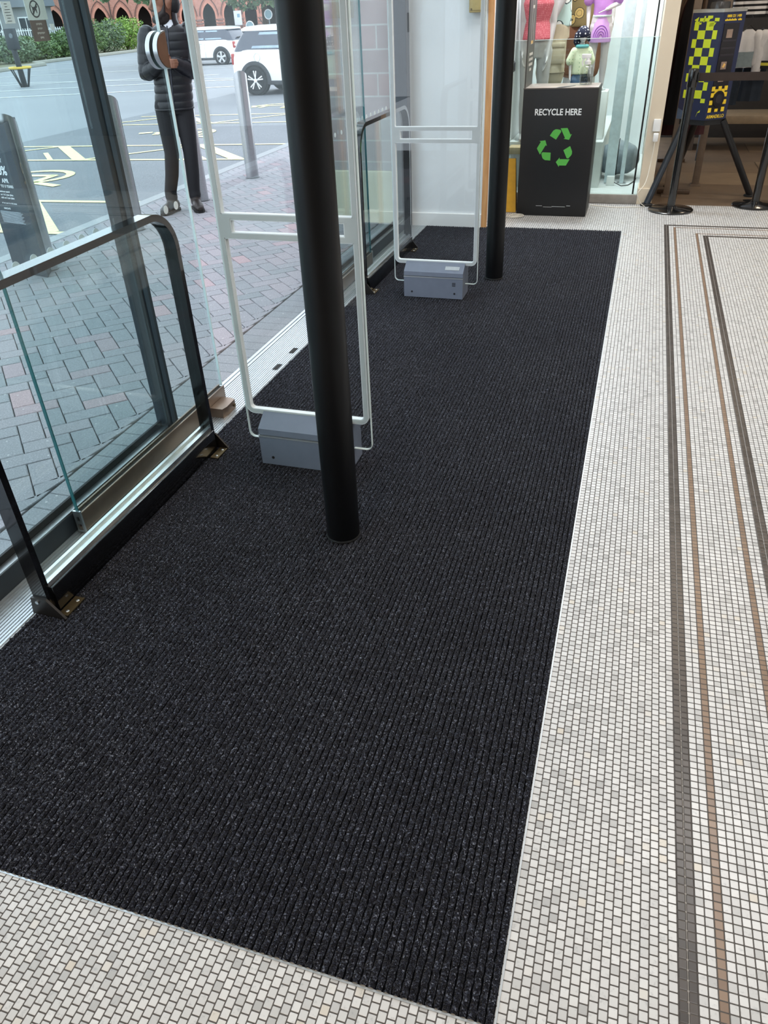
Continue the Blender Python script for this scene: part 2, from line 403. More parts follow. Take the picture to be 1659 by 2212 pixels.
# storefront: header, jambs, threshold
b = MB(); b.box(-1.84, -1.68, .5, 6.17, 2.30, 2.42, .006); struct(b, 'trim_3', darkframe)
b = MB(); b.box(-1.79, -1.70, 6.075, 6.165, 0, 2.3, .004); struct(b, 'trim_4', darkframe)
b = MB()
b.box(-1.795, -1.575, .58, 6.15, -.05, .001)
for i in range(15):
    x = -1.752 + i*.0118; b.box(x, x+.0072, .58, 6.15, .001, .005)
b.box(-1.797, -1.780, .58, 6.15, .001, .007); b.box(-1.772, -1.757, .58, 6.15, .001, .007)
th = struct(b, 'trim_5', alu_white)
b = MB(); q = mat('threshold_slot', '#15130f', .8)
for cx, cy in ((-1.607, 3.20), (-1.610, 3.42)): b.box(cx-.013, cx+.013, cy-.035, cy+.035, .0045, .0062)
b.build('slot', q, th)
b = MB(); b.box(-.0335, -.0295, .576, 6.196, 0, .002); b.box(-1.58, -.0295, .576, .580, 0, .002); struct(b, 'trim_6', alu_white)
# ribbed entrance mat with its ribs as real ridges
def carpet():
    import numpy as np
    x0, x1, y0, y1 = -1.574, -.0345, .580, 6.192
    N = 98; seg = 900; prof = [(0, .0006), (.10, .0012), (.24, .0054), (.50, .0068), (.76, .0054), (.92, .0012)]
    xs = []; zs = []
    for i in range(N):
        for fx, fz in prof: xs.append(x0+(i+fx)*(x1-x0)/N); zs.append(fz)
    xs.append(x1); zs.append(.0006)
    xs = np.array(xs); zs = np.array(zs); ys = np.linspace(y0, y1, seg+1); rng = np.random.default_rng(3)
    Xg, Yg = np.meshgrid(xs, ys); Zg = np.tile(zs, (seg+1, 1)); hi = Zg > .003
    Zg = np.minimum(Zg + hi*rng.normal(0, .0013, Zg.shape), .0077); Xg = Xg + hi*rng.normal(0, .0013, Xg.shape) + (Zg > .001)*rng.normal(0, .0007, Xg.shape)
    Xg[:, 0] = x0; Xg[:, -1] = x1
    nx = len(xs); co = np.stack([Xg, Yg, Zg], -1).reshape(-1, 3)
    a = (np.arange(seg)[:, None]*nx + np.arange(nx-1)[None, :]).reshape(-1)
    F = np.stack([a, a+1, a+1+nx, a+nx], 1)
    me = bpy.data.meshes.new('entrance_mat'); me.vertices.add(len(co)); me.vertices.foreach_set('co', co.astype('f').ravel())
    me.loops.add(F.size); me.loops.foreach_set('vertex_index', F.astype('i').ravel())
    me.polygons.add(len(F)); me.polygons.foreach_set('loop_start', (np.arange(len(F))*4).astype('i'))
    me.polygons.foreach_set('loop_total', np.full(len(F), 4, 'i')); me.update(calc_edges=True); me.validate()
    o = link('entrance_mat', me, [carpet_m, mat('mat_groove_shade', '#08090c', .95, spec=.02)], smooth=False)  # backing in the grooves coloured near-black to deepen the shade between ribs
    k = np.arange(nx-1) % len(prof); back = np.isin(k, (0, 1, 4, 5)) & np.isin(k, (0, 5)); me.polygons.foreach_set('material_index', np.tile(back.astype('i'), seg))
    me.polygons.foreach_set('use_smooth', np.ones(len(F), bool))
    tag(o, 'large charcoal ribbed entrance mat set into the mosaic floor', 'mat')
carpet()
# ------------------------------------------------------------------ fixed screens and sliding doors
def screen(n, y0, y1, m0, m1):
    b = MB(); b.box(-1.775, -1.72, m0, m1, 0, 2.3, .003)
    b.box(-1.778, -1.722, y0, y1, .001, .078, .003)
    r = struct(b, 'window_%d' % n, darkframe)
    b = MB(); b.box(-1.752, -1.724, y0, y1, .078, .084); b.build('ledge', alu, r)
    b = MB(); b.box(-1.764, -1.754, y0, y1, .078, .108); b.build('gasket', rubber, r)
    b = MB(); b.box(-1.763, -1.755, y0, y1, .10, 2.3); b.build('pane', glass_fix, r, smooth=False)
    b = MB(); xx = (m0+m1)/2
    b.box(-1.7195, -1.716, xx-.012, xx+.012, .08, 2.3); b.build('cover_strip', mat('mullion_strip', '#4a5763', .35, .3), r)
    return r
w1 = screen(1, .60, 2.36, 2.36, 2.434)
w2 = screen(2, 4.22, 6.075, 4.15, 4.22)
def dots(n, parent, x, y0, z, k, step, ry=.017):
    for i in range(k):
        b = MB(); b.cyl((x, y0+i*step, z), (x+.0012, y0+i*step, z), ry, n=24)
        b.build('manifestation_dot', frost, parent)
dots(1, w1, -1.754, 1.837, .890, 6, .081)
dots(2, w2, -1.754, 4.9, .90, 10, .09)
def sticker(name, m, y0, y1, z0, z1, parent=w1, x=-1.754, t=.0015):
    b = MB(); b.box(x, x+t, y0, y1, z0, z1); return b.build(name, m, parent, smooth=False)
def door(n, y0, y1, lead):
    X0, X1 = -1.705, -1.675; xc = -1.69
    b = MB(); b.box(xc-.005, xc+.005, y0+.002, y1-.002, .07, 2.28); r = struct(b, 'door_%d' % n, glass_leaf)
    b = MB(); b.box(X0, xc-.007, y0, y1, .014, .094, .002); b.box(xc+.007, X1, y0, y1, .014, .090, .002); b.box(X0+.004, X1-.004, y0, y1, .014, .03)
    b.build('bottom_rail', bronze, r)
    b = MB(); b.box(xc-.007, xc+.007, y0+.004, y1-.004, .03, .086); b.build('gasket', rubber, r)
    b = MB(); b.box(X0-.005, X1+.005, y0, y1, 2.24, 2.30); b.build('top_rail', darkframe, r)
    rear = y0 if lead > 0 else y1; frontE = y1 if lead > 0 else y0
    b = MB(); b.box(xc-.0055, xc+.0055, rear-.002, rear+.002, .07, 2.24); b.build('rear_edge', teal_edge, r)
    b = MB(); b.box(xc-.0055, xc+.0055, frontE-.002, frontE+.002, .09, 2.24); b.build('leading_edge', pale_edge, r)
    b = MB(); e = rear - lead*.004
    b.frame_loop([(X0, .012), (X1, .012), (X1, .098), (X0, .098)], [(X0+.006, .02), (X1-.006, .02), (X1-.010, .075), (X0+.010, .075)], e-.004, e+.004, 'y')
    b.box(X0+.004, X1-.004, e-.003, e+.003, .044, .056); b.build('end_clip', alu, r)
    # half round pull plates, one on each face, flush with the leading edge
    for s in (1, -1):
        b = MB(); x_in = xc + s*.007; x_out = xc + s*.024; pts = []
        for i in range(25):
            a = PI/2 + PI*i/24; pts.append((frontE - lead*.002 + lead*.072*math.cos(a), 1.402+.059*math.sin(a)))
        b.prism(pts, min(x_in, x_out), max(x_in, x_out), 'x'); h = b.build('pull_handle', steel, r)
        b = MB(); pin = [(frontE - lead*.004 + lead*.066*math.cos(PI/2+PI*i/24), 1.402+.0545*math.sin(PI/2+PI*i/24)) for i in range(25)]
        xo = x_out + s*.0012; b.prism(pin, min(x_out, xo), max(x_out, xo), 'x'); b.build('handle_face', mat('brown_handle_face', '#6d4c38', .4, .3), h)
    # floor guide
    gy0, gy1 = (frontE-.155, frontE-.035) if lead > 0 else (frontE+.035, frontE+.155)
    b = MB(); b.prism([(-1.674, gy0), (-1.612, gy0), (-1.604, gy0+.03 if lead > 0 else gy1-.03), (-1.606, gy1-.01), (-1.628, gy1), (-1.674, gy1)], .005, .048, 'z')
    g = b.build('floor_guide', bronze, r, ang=20)
    b = MB(); b.cyl((-1.604, gy1-.025, .026), (-1.599, gy1-.025, .026), .0075, n=16); b.build('screw', brass, g)
    return r
d1 = door(1, 1.700, 2.772, 1)
d2 = door(2, 3.90, 5.02, -1)
dots(1, d1, -1.684, 2.588, .895, 2, .075, .015)
dots(2, d2, -1.684, 4.02, .90, 8, .11, .012)
# notices stuck on the near screen
paper = mat('white_paper', '#e8eded', .6, var=.03); ink = mat('printed_ink', '#3a3f44', .6); brown_print = mat('brown_notice', '#6d5f58', .6, var=.08)
st = sticker('notice_pictogram', mat('pale_notice', '#cfd9d6', .55, var=.1, scale=5), 2.176, 2.264, 1.507, 1.70)
b = MB(); c0 = (2.215, 1.534); R = .0215; k_ = R/.058
b.frame_loop([(c0[0]+R*math.cos(a*PI/20), c0[1]+R*math.sin(a*PI/20)) for a in range(40)], [(c0[0]+R*.84*math.cos(a*PI/20), c0[1]+R*.84*math.sin(a*PI/20)) for a in range(40)], -1.7524, -1.7518, 'x')
b.prism([(c0[0]+u*k_, c0[1]+w*k_) for u, w in ((.034, .044), (.042, .036), (-.034, -.044), (-.042, -.036))], -1.7523, -1.7517, 'x')
b.build('prohibition_ring', ink, st)
b = MB()    # small dog outline
dog = [(-.032, -.028), (-.026, -.028), (-.022, -.008), (.008, -.008), (.012, -.028), (.019, -.028), (.02, .004), (.034, .012), (.034, .019), (.026, .022), (.021, .03), (.014, .016), (-.022, .012), (-.034, .026), (-.037, .022), (-.028, .004)]
b.prism([(c0[0]+u*k_, c0[1]+w*k_) for u, w in dog], -1.7525, -1.7521, 'x'); b.build('dog_pictogram', ink, st)
st2 = sticker('notice_wording', brown_print, 2.180, 2.253, 1.454, 1.5065)
b = MB()
for i, (wd, n) in enumerate(((.026, 7), (.022, 6), (.034, 9), (.016, 4))):
    z = 1.4965 - i*.0113
    for k in range(n):
        y = 2.2175 - wd/2 + wd*k/n; b.box(-1.7524, -1.7519, y, y+wd/n*.78, z-.0025+.0009*((k*7) % 3), z+.003)
b.build('printed_lines', mat('faded_print', '#b9b4ac', .6), st2)
st3 = sticker('paper_notice', paper, 2.078, 2.118, 1.501, 1.553)
b = MB()
for i, (yo, wd) in enumerate(((.018, .012), (.018, .010), (.020, .022), (.018, .024), (.020, .022), (.018, .014), (.018, .018))):
    z = 1.548 - i*.0067
    for k in range(8): b.box(-1.7523, -1.7519, 2.078+yo-wd/2+wd*k/8, 2.078+yo-wd/2+wd*(k+.7)/8, z-.0013, z)
b.build('printed_lines', ink, st3)
sticker('small_sticker', paper, 2.267, 2.285, 1.480, 1.496)
# ------------------------------------------------------------------ door guard rails
def guard_rail(label):
    """modelled at the near rail: legs at Y 1.30 and 2.362"""
    y0, y1 = 1.298, 2.366; H = .960; rad = .14; t = .022; xa, xb = -1.562, -1.512
    r = thing('guard_rail', label, 'barrier', (-1.535, (y0+y1)/2, 0), group='black guard rails beside the sliding doors')
    def path(o):
        P = [(y0+o, .0078)]
        for i in range(13):
            a = PI - PI/2*i/12; P.append((y0+rad+(rad-o)*math.cos(a), H-rad+(rad-o)*math.sin(a)))
        for i in range(13):
            a = PI/2 - PI/2*i/12; P.append((y1-rad+(rad-o)*math.cos(a), H-rad+(rad-o)*math.sin(a)))
        return P + [(y1-o, .0078)]
    A, B = path(0), path(t); b = MB()
    va = [[b.v(x, p[0], p[1]) for p in L] for L in (A, B) for x in (xa, xb)]   # A@xa A@xb B@xa B@xb
    n = len(A)
    for i in range(n-1):
        for u, w in ((0, 1), (1, 3), (3, 2), (2, 0)): b._f([va[u][i], va[u][i+1], va[w][i+1], va[w][i]])
    for i in (0, n-1): b._f([va[0][i], va[1][i], va[3][i], va[2][i]])
    b.build('hoop', black, r, ang=50)
    b = MB(); b.box(-1.572, -1.499, y0+t, y1-t, .0079, .100, .003); b.build('kick_panel', black, r)
    b = MB(); b.box(-1.560, -1.549, y0+t, y1-t, .100, .112); b.box(-1.527, -1.512, y0+t, y1-t, .100, .114); b.box(-1.56, -1.512, y0+t, y1-t, .100, .1025); b.build('glazing_channel', alu, r)
    b = MB(); C = path(t+.001)[1:-1]; C = [(y0+t+.001, .102)] + C + [(y1-t-.001, .102)]
    b.prism(C, -1.540, -1.534, 'x'); b.build('infill_pane', glass_rail, r, smooth=False)
    for s, ye in ((-1, y0), (1, y1)):
        b = MB(); P = [(-1.578, .0079), (-1.460, .0079), (-1.512, .072), (-1.566, .072)]
        b.prism(P, min(ye, ye+s*.008), max(ye, ye+s*.008), 'y'); g = b.build('end_bracket', mat('bracket_black', '#1d1a18', .4), r)
        b = MB(); b.cyl((-1.545, ye+s*.008, .058), (-1.545, ye+s*.0115, .058), .006, n=14); b.build('rivet', alu, g)
        b = MB(); yy = ye - s*.005; b.box(-1.496, -1.462, min(yy, yy-s*.085), max(yy, yy-s*.085), .0079, .0115); p = b.build('floor_plate', brass, r)
        for k in (.018, .068):
            b = MB(); b.sphere((-1.476, yy-s*k, .0115), .006, rz=.003, n=12, m=6); b.build('screw', alu, p)
    return r
g1 = guard_rail('black hoop guard rail with glass infill below the notices on the screen')
g2 = copy_tree(g1); g2.location.y += 3.093
tag(g2, 'black hoop guard rail beside the white wall, behind the antenna with grey label plate')
# ------------------------------------------------------------------ round black posts
def post(y, label):
    r = thing('round_post', label, 'post', (-.789, y, 0), group='round black posts standing on the mat')
    b = MB(); b.lathe([(.0565, .0081), (.0565, 3.29)], (-.789, y, 0), 40); b.build('shaft', satin_black, r)
    b = MB(); b.lathe([(.059, .0079), (.059, .012), (.0575, .015)], (-.789, y, 0), 40); b.build('base_collar', rubber, r)
post(1.913, 'thick round black post standing on the mat before an antenna')
post(4.856, 'slimmer looking round black post on the mat next to the recycling bin')
# ------------------------------------------------------------------ security antennas
tube_white = mat('antenna_white_tube', '#dfe6e9', .4, var=.03); tube_grey = mat('antenna_grey_face', '#b7bfc0', .45, var=.03)
pedestal_grey = mat('antenna_base_grey', '#6d7686', .45, var=.05)
def antenna(y, label, plate):
    """y: plane of the clear panel"""
    X0, X1 = -1.348, -.826; r = thing('security_antenna', label, 'security gate', ((X0+X1)/2, y, 0), group='clear shoplifting antennas across the mat')
    b = MB(); b.prism(rrect(X0, X1, .080, 1.62, .025), y-.005, y+.005, 'y'); b.build('acrylic_panel', glass_clear, r, smooth=False)
    b = MB(); b.frame_loop(rrect(X0-.0005, X1+.0005, .0795, 1.6205, .025), rrect(X0+.0022, X1-.0022, .0822, 1.6178, .024), y-.0056, y+.0056, 'y'); b.build('panel_edge', pale_edge, r)
    xo0, xo1 = X0+.006, X1-.006; w = .021
    b = MB(); d0, d1 = y-.011, y+.011
    # outer loop with three windows
    def bar(x0, x1, z0, z1): b.box(x0, x1, d0, d1, z0, z1)
    b.frame_loop(rrect(xo0, xo1, .192, 1.60, .034), rrect(xo0+w, xo1-w, .192+w, 1.60-w, .014), d0, d1, 'y')
    bar(xo0+w*.6, xo1-w*.6, .860, .882); bar(xo0+w*.6, xo1-w*.6, .922, .944)
    bar(xo0+w*.6, xo0+w+.030, .882, .922); bar(xo1-w-.030, xo1-w*.6, .882, .922)
    fr = b.build('antenna_loop', tube_white, r)
    # flat grey front faces
    b = MB(); e0 = d0-.0012
    b.frame_loop(rrect(xo0+.003, xo1-.003, .195, 1.597, .032), rrect(xo0+w-.003, xo1-w+.003, .192+w-.003, 1.60-w+.003, .016), e0, d0, 'y')
    for x0, x1, z0, z1 in ((xo0+w-.003, xo1-w+.003, .863, .879), (xo0+w-.003, xo1-w+.003, .925, .941), (xo0+w-.003, xo0+w+.027, .879, .925), (xo1-w-.027, xo1-w+.003, .879, .925)): b.box(x0, x1, e0, d0, z0, z1)
    b.build('face_strip', tube_grey, r)
    bx0, bx1 = -1.268, -.900
    pr = [(y-.080, .008), (y-.080, .128), (y-.072, .130), (y-.072, .136), (y-.080, .138), (y-.078, .162), (y-.012, .206), (y+.012, .206), (y+.078, .162), (y+.080, .138), (y+.072, .136), (y+.072, .130), (y+.080, .128), (y+.080, .008)]
    b = MB(); b.prism(pr, bx0, bx1, 'x'); p = b.build('pedestal', pedestal_grey, r, ang=20)
    b = MB(); b.box(bx0-.0005, bx1+.0005, y-.0815, y-.074, .1285, .1345); b.build('light_strip', alu_white, p)
    for xx in (bx0+.05, bx1-.05):
        b = MB(); b.cyl((xx, y-.0800, .040), (xx, y-.0812, .040), .006, n=14); b.build('fixing_hole', rubber, p)
    b = MB()
    for k in range(4): b.box(bx1-.065, bx1-.045, y-.0812, y-.08, .085+k*.006, .088+k*.006)
    b.build('vent', rubber, p)
    if plate:
        b = MB(); n = Vector((0, -.044, -.066)).normalized()
        yy = lambda t: y-.078+.066*t
        zz = lambda t: .162+.044*t
        def Q(x, t, o): return (x, yy(t)-.0055*o*.55, zz(t)+.0055*o*.83)
        b.hexa([Q(bx1-.115, .28, .05), Q(bx1-.028, .28, .05), Q(bx1-.028, .62, .05), Q(bx1-.115, .62, .05), Q(bx1-.115, .28, .35), Q(bx1-.028, .28, .35), Q(bx1-.028, .62, .35), Q(bx1-.115, .62, .35)])
        b.build('label_plate', alu_white, p)
    return r
antenna(2.37, 'clear antenna panel with white loop directly behind the thick black post', False)
antenna(4.467, 'clear antenna with white loop and label plate on its base, before the white wall', True)
# key cabinet on the white wall
r = thing('wall_box', 'small yellow-beige metal box fixed high on the white wall', 'box', (-1.195, 6.14, 1.60))
b = MB(); b.box(-1.252, -1.138, 6.105, 6.17, 1.445, 1.74, .006); b.build('body', mat('beige_box', '#b09a62', .45), r)
b = MB(); b.box(-1.247, -1.143, 6.101, 6.1055, 1.458, 1.735, .003); b.build('cover', mat('beige_box_cover', '#baa56c', .45), r)
b = MB(); b.cyl((-1.235, 6.102, 1.465), (-1.235, 6.098, 1.465), .006, n=12); b.build('lock', brass, r)
# ------------------------------------------------------------------ outside: paving, road, markings
def rz(x): return -.05 + .014*(x+4.65)
def mesh_with_tone(name, verts, faces, tones, m, parent=None, loc=None):
    me = bpy.data.meshes.new(name); me.from_pydata(verts, [], faces)
    a = me.attributes.new('tone', 'FLOAT', 'FACE'); a.data.foreach_set('value', tones)
    return link(name, me, m, parent, smooth=False, loc=loc)
def paving():
    V, F, T = [], [], []
    rnd = random.Random(5)
    def brick(P, tone):
        """P four ground corners; a chamfered block top with a joint round it"""
        cx = sum(p[0] for p in P)/4; cy = sum(p[1] for p in P)/4; n = len(V)
        def sh(d):
            out = []
            for p in P:
                vx, vy = p[0]-cx, p[1]-cy; l = math.hypot(vx, vy); k = (l-d*1.5)/l; out.append((cx+vx*k, cy+vy*k))
            return out
        for q in sh(.0018): V.append((q[0], q[1], -.012))
        for q in sh(.0025): V.append((q[0], q[1], -.004))
        for q in sh(.006): V.append((q[0], q[1], -.001))
        for a, b_ in ((0, 4), (4, 8)):
            for i in range(4): F.append((n+a+i, n+a+(i+1) % 4, n+b_+(i+1) % 4, n+b_+i)); T.append(tone)
        F.append((n+8, n+9, n+10, n+11)); T.append(tone)
    a = .1; c = math.sqrt(.5)
    def rot(u, v): return (c*(u-v), c*(u+v))
    ox, oy = -2.305, 4.40
    for i in range(-90, 100):
        for j in range(-40, 40):
            for (u0, v0, w, h) in ((i+4*j, i, 2, 1), (i+4*j+2, i-1, 1, 2)):
                P = [rot(u0*a, v0*a), rot((u0+w)*a, v0*a), rot((u0+w)*a, (v0+h)*a), rot(u0*a, (v0+h)*a)]
                P = [(p[0]+ox, p[1]+oy) for p in P]
                mx = sum(p[0] for p in P)/4; my = sum(p[1] for p in P)/4
                if not (-4.62 < mx < -1.93 and .2 < my < 13.5): continue
                if mx > -2.07 or mx < -4.45:       # trim blocks at the straight edges
                    P = [(min(max(p[0], -4.518), -2.0), p[1]) for p in P]
                    if max(p[0] for p in P)-min(p[0] for p in P) < .03: continue
                t = min(1, max(0, rnd.gauss(.40, .15)))
                if rnd.random() < .05: t = rnd.uniform(.85, 1)
                brick(P, t)
    for k in range(-5, 62):
        y = .2+k*.1 + .0; t = max(0, rnd.gauss(.06, .05))
        brick([(-1.998, y), (-1.80, y), (-1.80, y+.1), (-1.998, y+.1)], t)
    o = mesh_with_tone('pavement', V, F, T, paver); tag(o, kind='structure')
paving()
joint = mat('jointing_sand', '#45413f', .9)
b = MB(); b.box(-4.52, -1.797, -1, 14, -.2, -.0105); struct(b, 'pavement_bed', joint)
b = MB()
for k in range(17): y = -1+.915*k; b.box(-4.655, -4.522, y+.003, y+.912, -.25, .0, .006)
struct(b, 'kerb', mat('granite_kerb', '#94989a', .6, var=.1, scale=60))
b = MB(); v = [b.v(x, y, rz(x)) for x, y in ((-4.65, -8), (-4.65, 70), (-75, 120), (-75, -8))]; b._f(v); struct(b, 'road', asphalt)
yellow = mat('yellow_road_paint', '#e3dda4', .6, var=.14, scale=25); white_line = mat('white_road_paint', '#d5d8d6', .6, var=.1)
mk = MB()
def strip(mb, p, q, w, lift=.006):
    dx, dy = q[0]-p[0], q[1]-p[1]; l = math.hypot(dx, dy); nx, ny = -dy/l*w/2, dx/l*w/2
    mb._f([mb.v(x, y, rz(x)+lift) for x, y in ((p[0]+nx, p[1]+ny), (q[0]+nx, q[1]+ny), (q[0]-nx, q[1]-ny), (p[0]-nx, p[1]-ny))])
for k, y0 in enumerate((1.98, 5.66, 9.42, 13.14)):
    y1 = y0+1.24
    for y in (y0, y1): strip(mk, (-4.72, y), (-9.5, y), .085, .0055)
    for j in range(2):
        xs = -4.92-2.42*j
        strip(mk, (xs, y0), (xs-1.20, y1), .17, .0065); strip(mk, (xs-1.22, y1), (xs-2.42, y0), .085, .006)
        strip(mk, (xs-.50, y0+.02), (xs-1.05, y0+.62), .07, .007)
struct(mk, 'road_marking_yellow', yellow)
def wheelchair(mb, cx, cy):
    """disabled bay symbol, read from the lane side"""
    def arc(r, a0, a1, n, w):
        P = [(cx-.15+r*1.15*math.cos(math.radians(a0+(a1-a0)*i/n)), cy+r*math.sin(math.radians(a0+(a1-a0)*i/n))) for i in range(n+1)]
        for p, q in zip(P, P[1:]): strip(mb, p, q, w, .006)
    arc(.42, -60, 205, 18, .11)
    strip(mb, (cx-.75, cy+.08), (cx+.12, cy+.10), .12); strip(mb, (cx+.1, cy+.12), (cx+.12, cy-.34), .12); strip(mb, (cx+.1, cy-.32), (cx+.62, cy-.52), .11)
    strip(mb, (cx-.40, cy+.10), (cx-.42, cy-.25), .1); strip(mb, (cx-1.02, cy+.02), (cx-.82, cy+.12), .16)
wk = MB()
for y in (4.45, 8.2, 11.95, 15.7): wheelchair(wk, -7.0, y)
struct(wk, 'road_marking_symbol', yellow)
wl = MB()
for (x, y) in ((-20.9, 24.9), (-18.8, 22.3), (-16.9, 19.9), (-21.5, 30.5), (-24.4, 34.6), (-28.5, 40.7)): strip(wl, (x-6, y-1.0), (x+7, y+1.2), .17)
strip(wl, (-12, 24), (-26, 26.6), .12); strip(wl, (-10.5, 30.2), (-22, 30.2), .12)
struct(wl, 'road_marking_white', white_line)
b = MB(); P = [(-29.0, 30), (-31.0, 38.8), (-33.4, 41.0), (-34.3, 48.9), (-35.4, 57), (-35.9, 62)]
b.tube([(x, y, rz(x)+.04) for x, y in P], .14, 10)
struct(b, 'kerb_hedge', mat('old_stone_edging', '#98968c', .8))
b = MB(); b._f([b.v(x, y, rz(x)+.10) for x, y in ((-29.1, 30), (-31.2, 39), (-33.5, 41.2), (-34.4, 49), (-36, 62), (-60, 80), (-60, 30))]); struct(b, 'ground_planting', mat('leaf_litter', '#6f6c52', .9, var=.3, scale=2))
# pier of the building beyond the doors
blockm = m_bricks('pink_grey_blockwork', '#9a9698', '#a88f8e', '#b9b8b4', .44, .155, .006, 'xz')
b = MB(); b.box(-2.40, -1.785, 6.25, 9.5, -.1, 3.4); struct(b, 'wall_pier', blockm)
b = MB(); b.box(-2.43, -1.79, 6.22, 6.25, -.1, .40, .008); struct(b, 'trim_7', mat('cream_stone_plinth', '#c9c6ad', .7, var=.08, scale=5))
# ------------------------------------------------------------------ bollards
def bollard(y, label, grp=True):
    r = thing('bollard', label, 'bollard', (-4.03, y, 0), group='stainless bollards along the kerb' if grp else None)
    b = MB(); n = 32; R = .069; c0 = Vector((-4.03, y, 0)); X, Y = Vector((R, 0, 0)), Vector((0, R, 0))
    bot = b.ring(c0+Vector((0, 0, -.004)), X, Y, n); mid = b.ring(c0+Vector((0, 0, .8)), X, Y, n)
    top = [b.v(c0 + X*math.cos(2*PI*i/n) + Y*math.sin(2*PI*i/n) + Vector((0, 0, .965 + .055*math.sin(2*PI*i/n+2.6)))) for i in range(n)]
    b.skin([bot, mid, top]); b.build('tube', steel, r)
    b = MB(); b.lathe([(.078, -.003), (.078, .004), (.070, .006)], c0, 32); b.build('base_ring', mat('bollard_foot', '#5f6264', .5, .6), r)
bollard(8.01, 'stainless steel bollard with slanted top alone by the kerb')
bollard(6.85, 'stainless steel bollard standing directly behind the man in black jacket')
bollard(5.69, 'stainless steel bollard seen beside the dark storefront mullion')
bollard(4.52, 'stainless bollard whose top pokes out of the dark advertising sleeve')
# ------------------------------------------------------------------ advertising sleeve round a bollard
navy_print = mat('dark_slate_print', '#2d3742', .4, var=.08)
def sleeve():
    r = thing('advertising_sleeve', 'dark triangular card sleeve printed with 0% APR offer round a bollard', 'sign', (-4.06, 4.47, 0))
    A, B, C = (-4.235, 4.415), (-3.888, 4.338), (-4.10, 4.70); H = .975
    b = MB(); P = [A, B, C]; cx, cy = [sum(p[i] for p in P)/3 for i in (0, 1)]
    inner = [(cx+(p[0]-cx)*.965, cy+(p[1]-cy)*.965) for p in P]
    b.frame_loop(P, inner, .001, H, 'z'); b.build('card', navy_print, r, smooth=False)
    wp = mat('white_print', '#e8ecee', .5, var=.02)
    xd = Vector((B[0]-A[0], B[1]-A[1], 0)); L = xd.length; xd.normalize()
    def mm(s): return s
    it = [('on orders with', .017, .17, .835, 0, 'CENTER', 1), ('JUST', .034, .19, .745, .0004, 'CENTER', 1), ('0%', .078, .20, .668, .0014, 'CENTER', 1), ('APR', .038, .20, .618, .0007, 'CENTER', 1),
          ('UP TO 3 YEARS', .024, .185, .588, .0005, 'CENTER', 1), ('minimum spend', .0165, .16, .556, .0002, 'CENTER', 1), ('on 1 & 2 year plans', .0165, .175, .536, .0002, 'CENTER', 1), ('with on 3 year plans', .0165, .175, .516, .0002, 'CENTER', 1),
          ('of our team for full details', .0145, .175, .482, 0, 'CENTER', 1), ('BARCLAYS', .014, .135, .446, .0003, 'CENTER', 1)]
    for q in it: join_text('offer_lettering', [q], wp, r, (A[0], A[1], 0), xd, (0, 0, 1))
    n = xd.cross(Vector((0, 0, 1))); b = MB(); A3 = Vector((A[0], A[1], 0)) + n*.001
    for i in range(11):
        z = .428 - i*.0072; x0 = L*.14; x1 = L*(.74+.03*((i*5) % 3))
        b.hexa([A3+xd*x0+Vector((0, 0, z)), A3+xd*x1+Vector((0, 0, z)), A3+xd*x1+n*.0006+Vector((0, 0, z)), A3+xd*x0+n*.0006+Vector((0, 0, z)),
                A3+xd*x0+Vector((0, 0, z+.0034)), A3+xd*x1+Vector((0, 0, z+.0034)), A3+xd*x1+n*.0006+Vector((0, 0, z+.0034)), A3+xd*x0+n*.0006+Vector((0, 0, z+.0034))])
    b.build('small_print', mat('grey_print', '#a9b4bc', .5), r, smooth=False)
    xd2 = Vector((C[0]-B[0], C[1]-B[1], 0)); L2 = xd2.length; xd2.normalize(); gp = mat('beige_print', '#b6a894', .5)
    for q in [('0%', .10, L2*.45, .66, .001, 'CENTER', .9), ('APR', .038, L2*.66, .63, .0006, 'CENTER', .9), ('JUST', .030, L2*.5, .765, 0, 'CENTER', 1), ('UP TO 3 YEARS', .026, L2*.5, .595, 0, 'CENTER', 1)]: join_text('side_lettering', [q], gp, r, (B[0], B[1], 0), xd2, (0, 0, 1))
sleeve()
# ------------------------------------------------------------------ planting and trees
def leaves(name, blobs, n, size, m, parent, seed, hang=0.0):
    rnd = random.Random(seed); V, F, T = [], [], []
    tot = sum(bl[1]*bl[2]*bl[3] for bl in blobs)
    for (c, rx, ry, rz_) in blobs:
        for _ in range(int(n*rx*ry*rz_/tot)):
            while True:
                d = Vector((rnd.uniform(-1, 1), rnd.uniform(-1, 1), rnd.uniform(-1, 1)))
                if .35 < d.length < 1: break
            if rnd.random() < .7: d = d.normalized()*rnd.uniform(.8, 1.02)
            p = Vector((c[0]+d.x*rx, c[1]+d.y*ry, c[2]+d.z*rz_))
            a = Vector((rnd.gauss(0, 1), rnd.gauss(0, 1), rnd.gauss(0, .6)-hang)).normalized(); q = Vector((rnd.gauss(0, 1), rnd.gauss(0, 1), rnd.gauss(0, 1)))
            s_ = a.cross(q).normalized(); w = size*rnd.uniform(.6, 1.3); k = len(V)
            V += [p-a*w, p+s_*w*.45, p+a*w, p-s_*w*.45]; F.append((k, k+1, k+2, k+3))
            T.append(min(1, max(0, rnd.gauss(.45, .25))))
    return mesh_with_tone(name, [tuple(v) for v in V], F, T, m, parent)
gm = m_leaf('bush_green', '#3a5030', '#7f9a5a'); gm2 = m_leaf('bush_lime', '#55782f', '#a9c863'); gm3 = m_leaf('bush_grey_green', '#475a40', '#869a78'); tm = m_leaf('tree_green', '#3d5a3a', '#93ad80')
bark = mat('bark', '#4b3d31', .9)
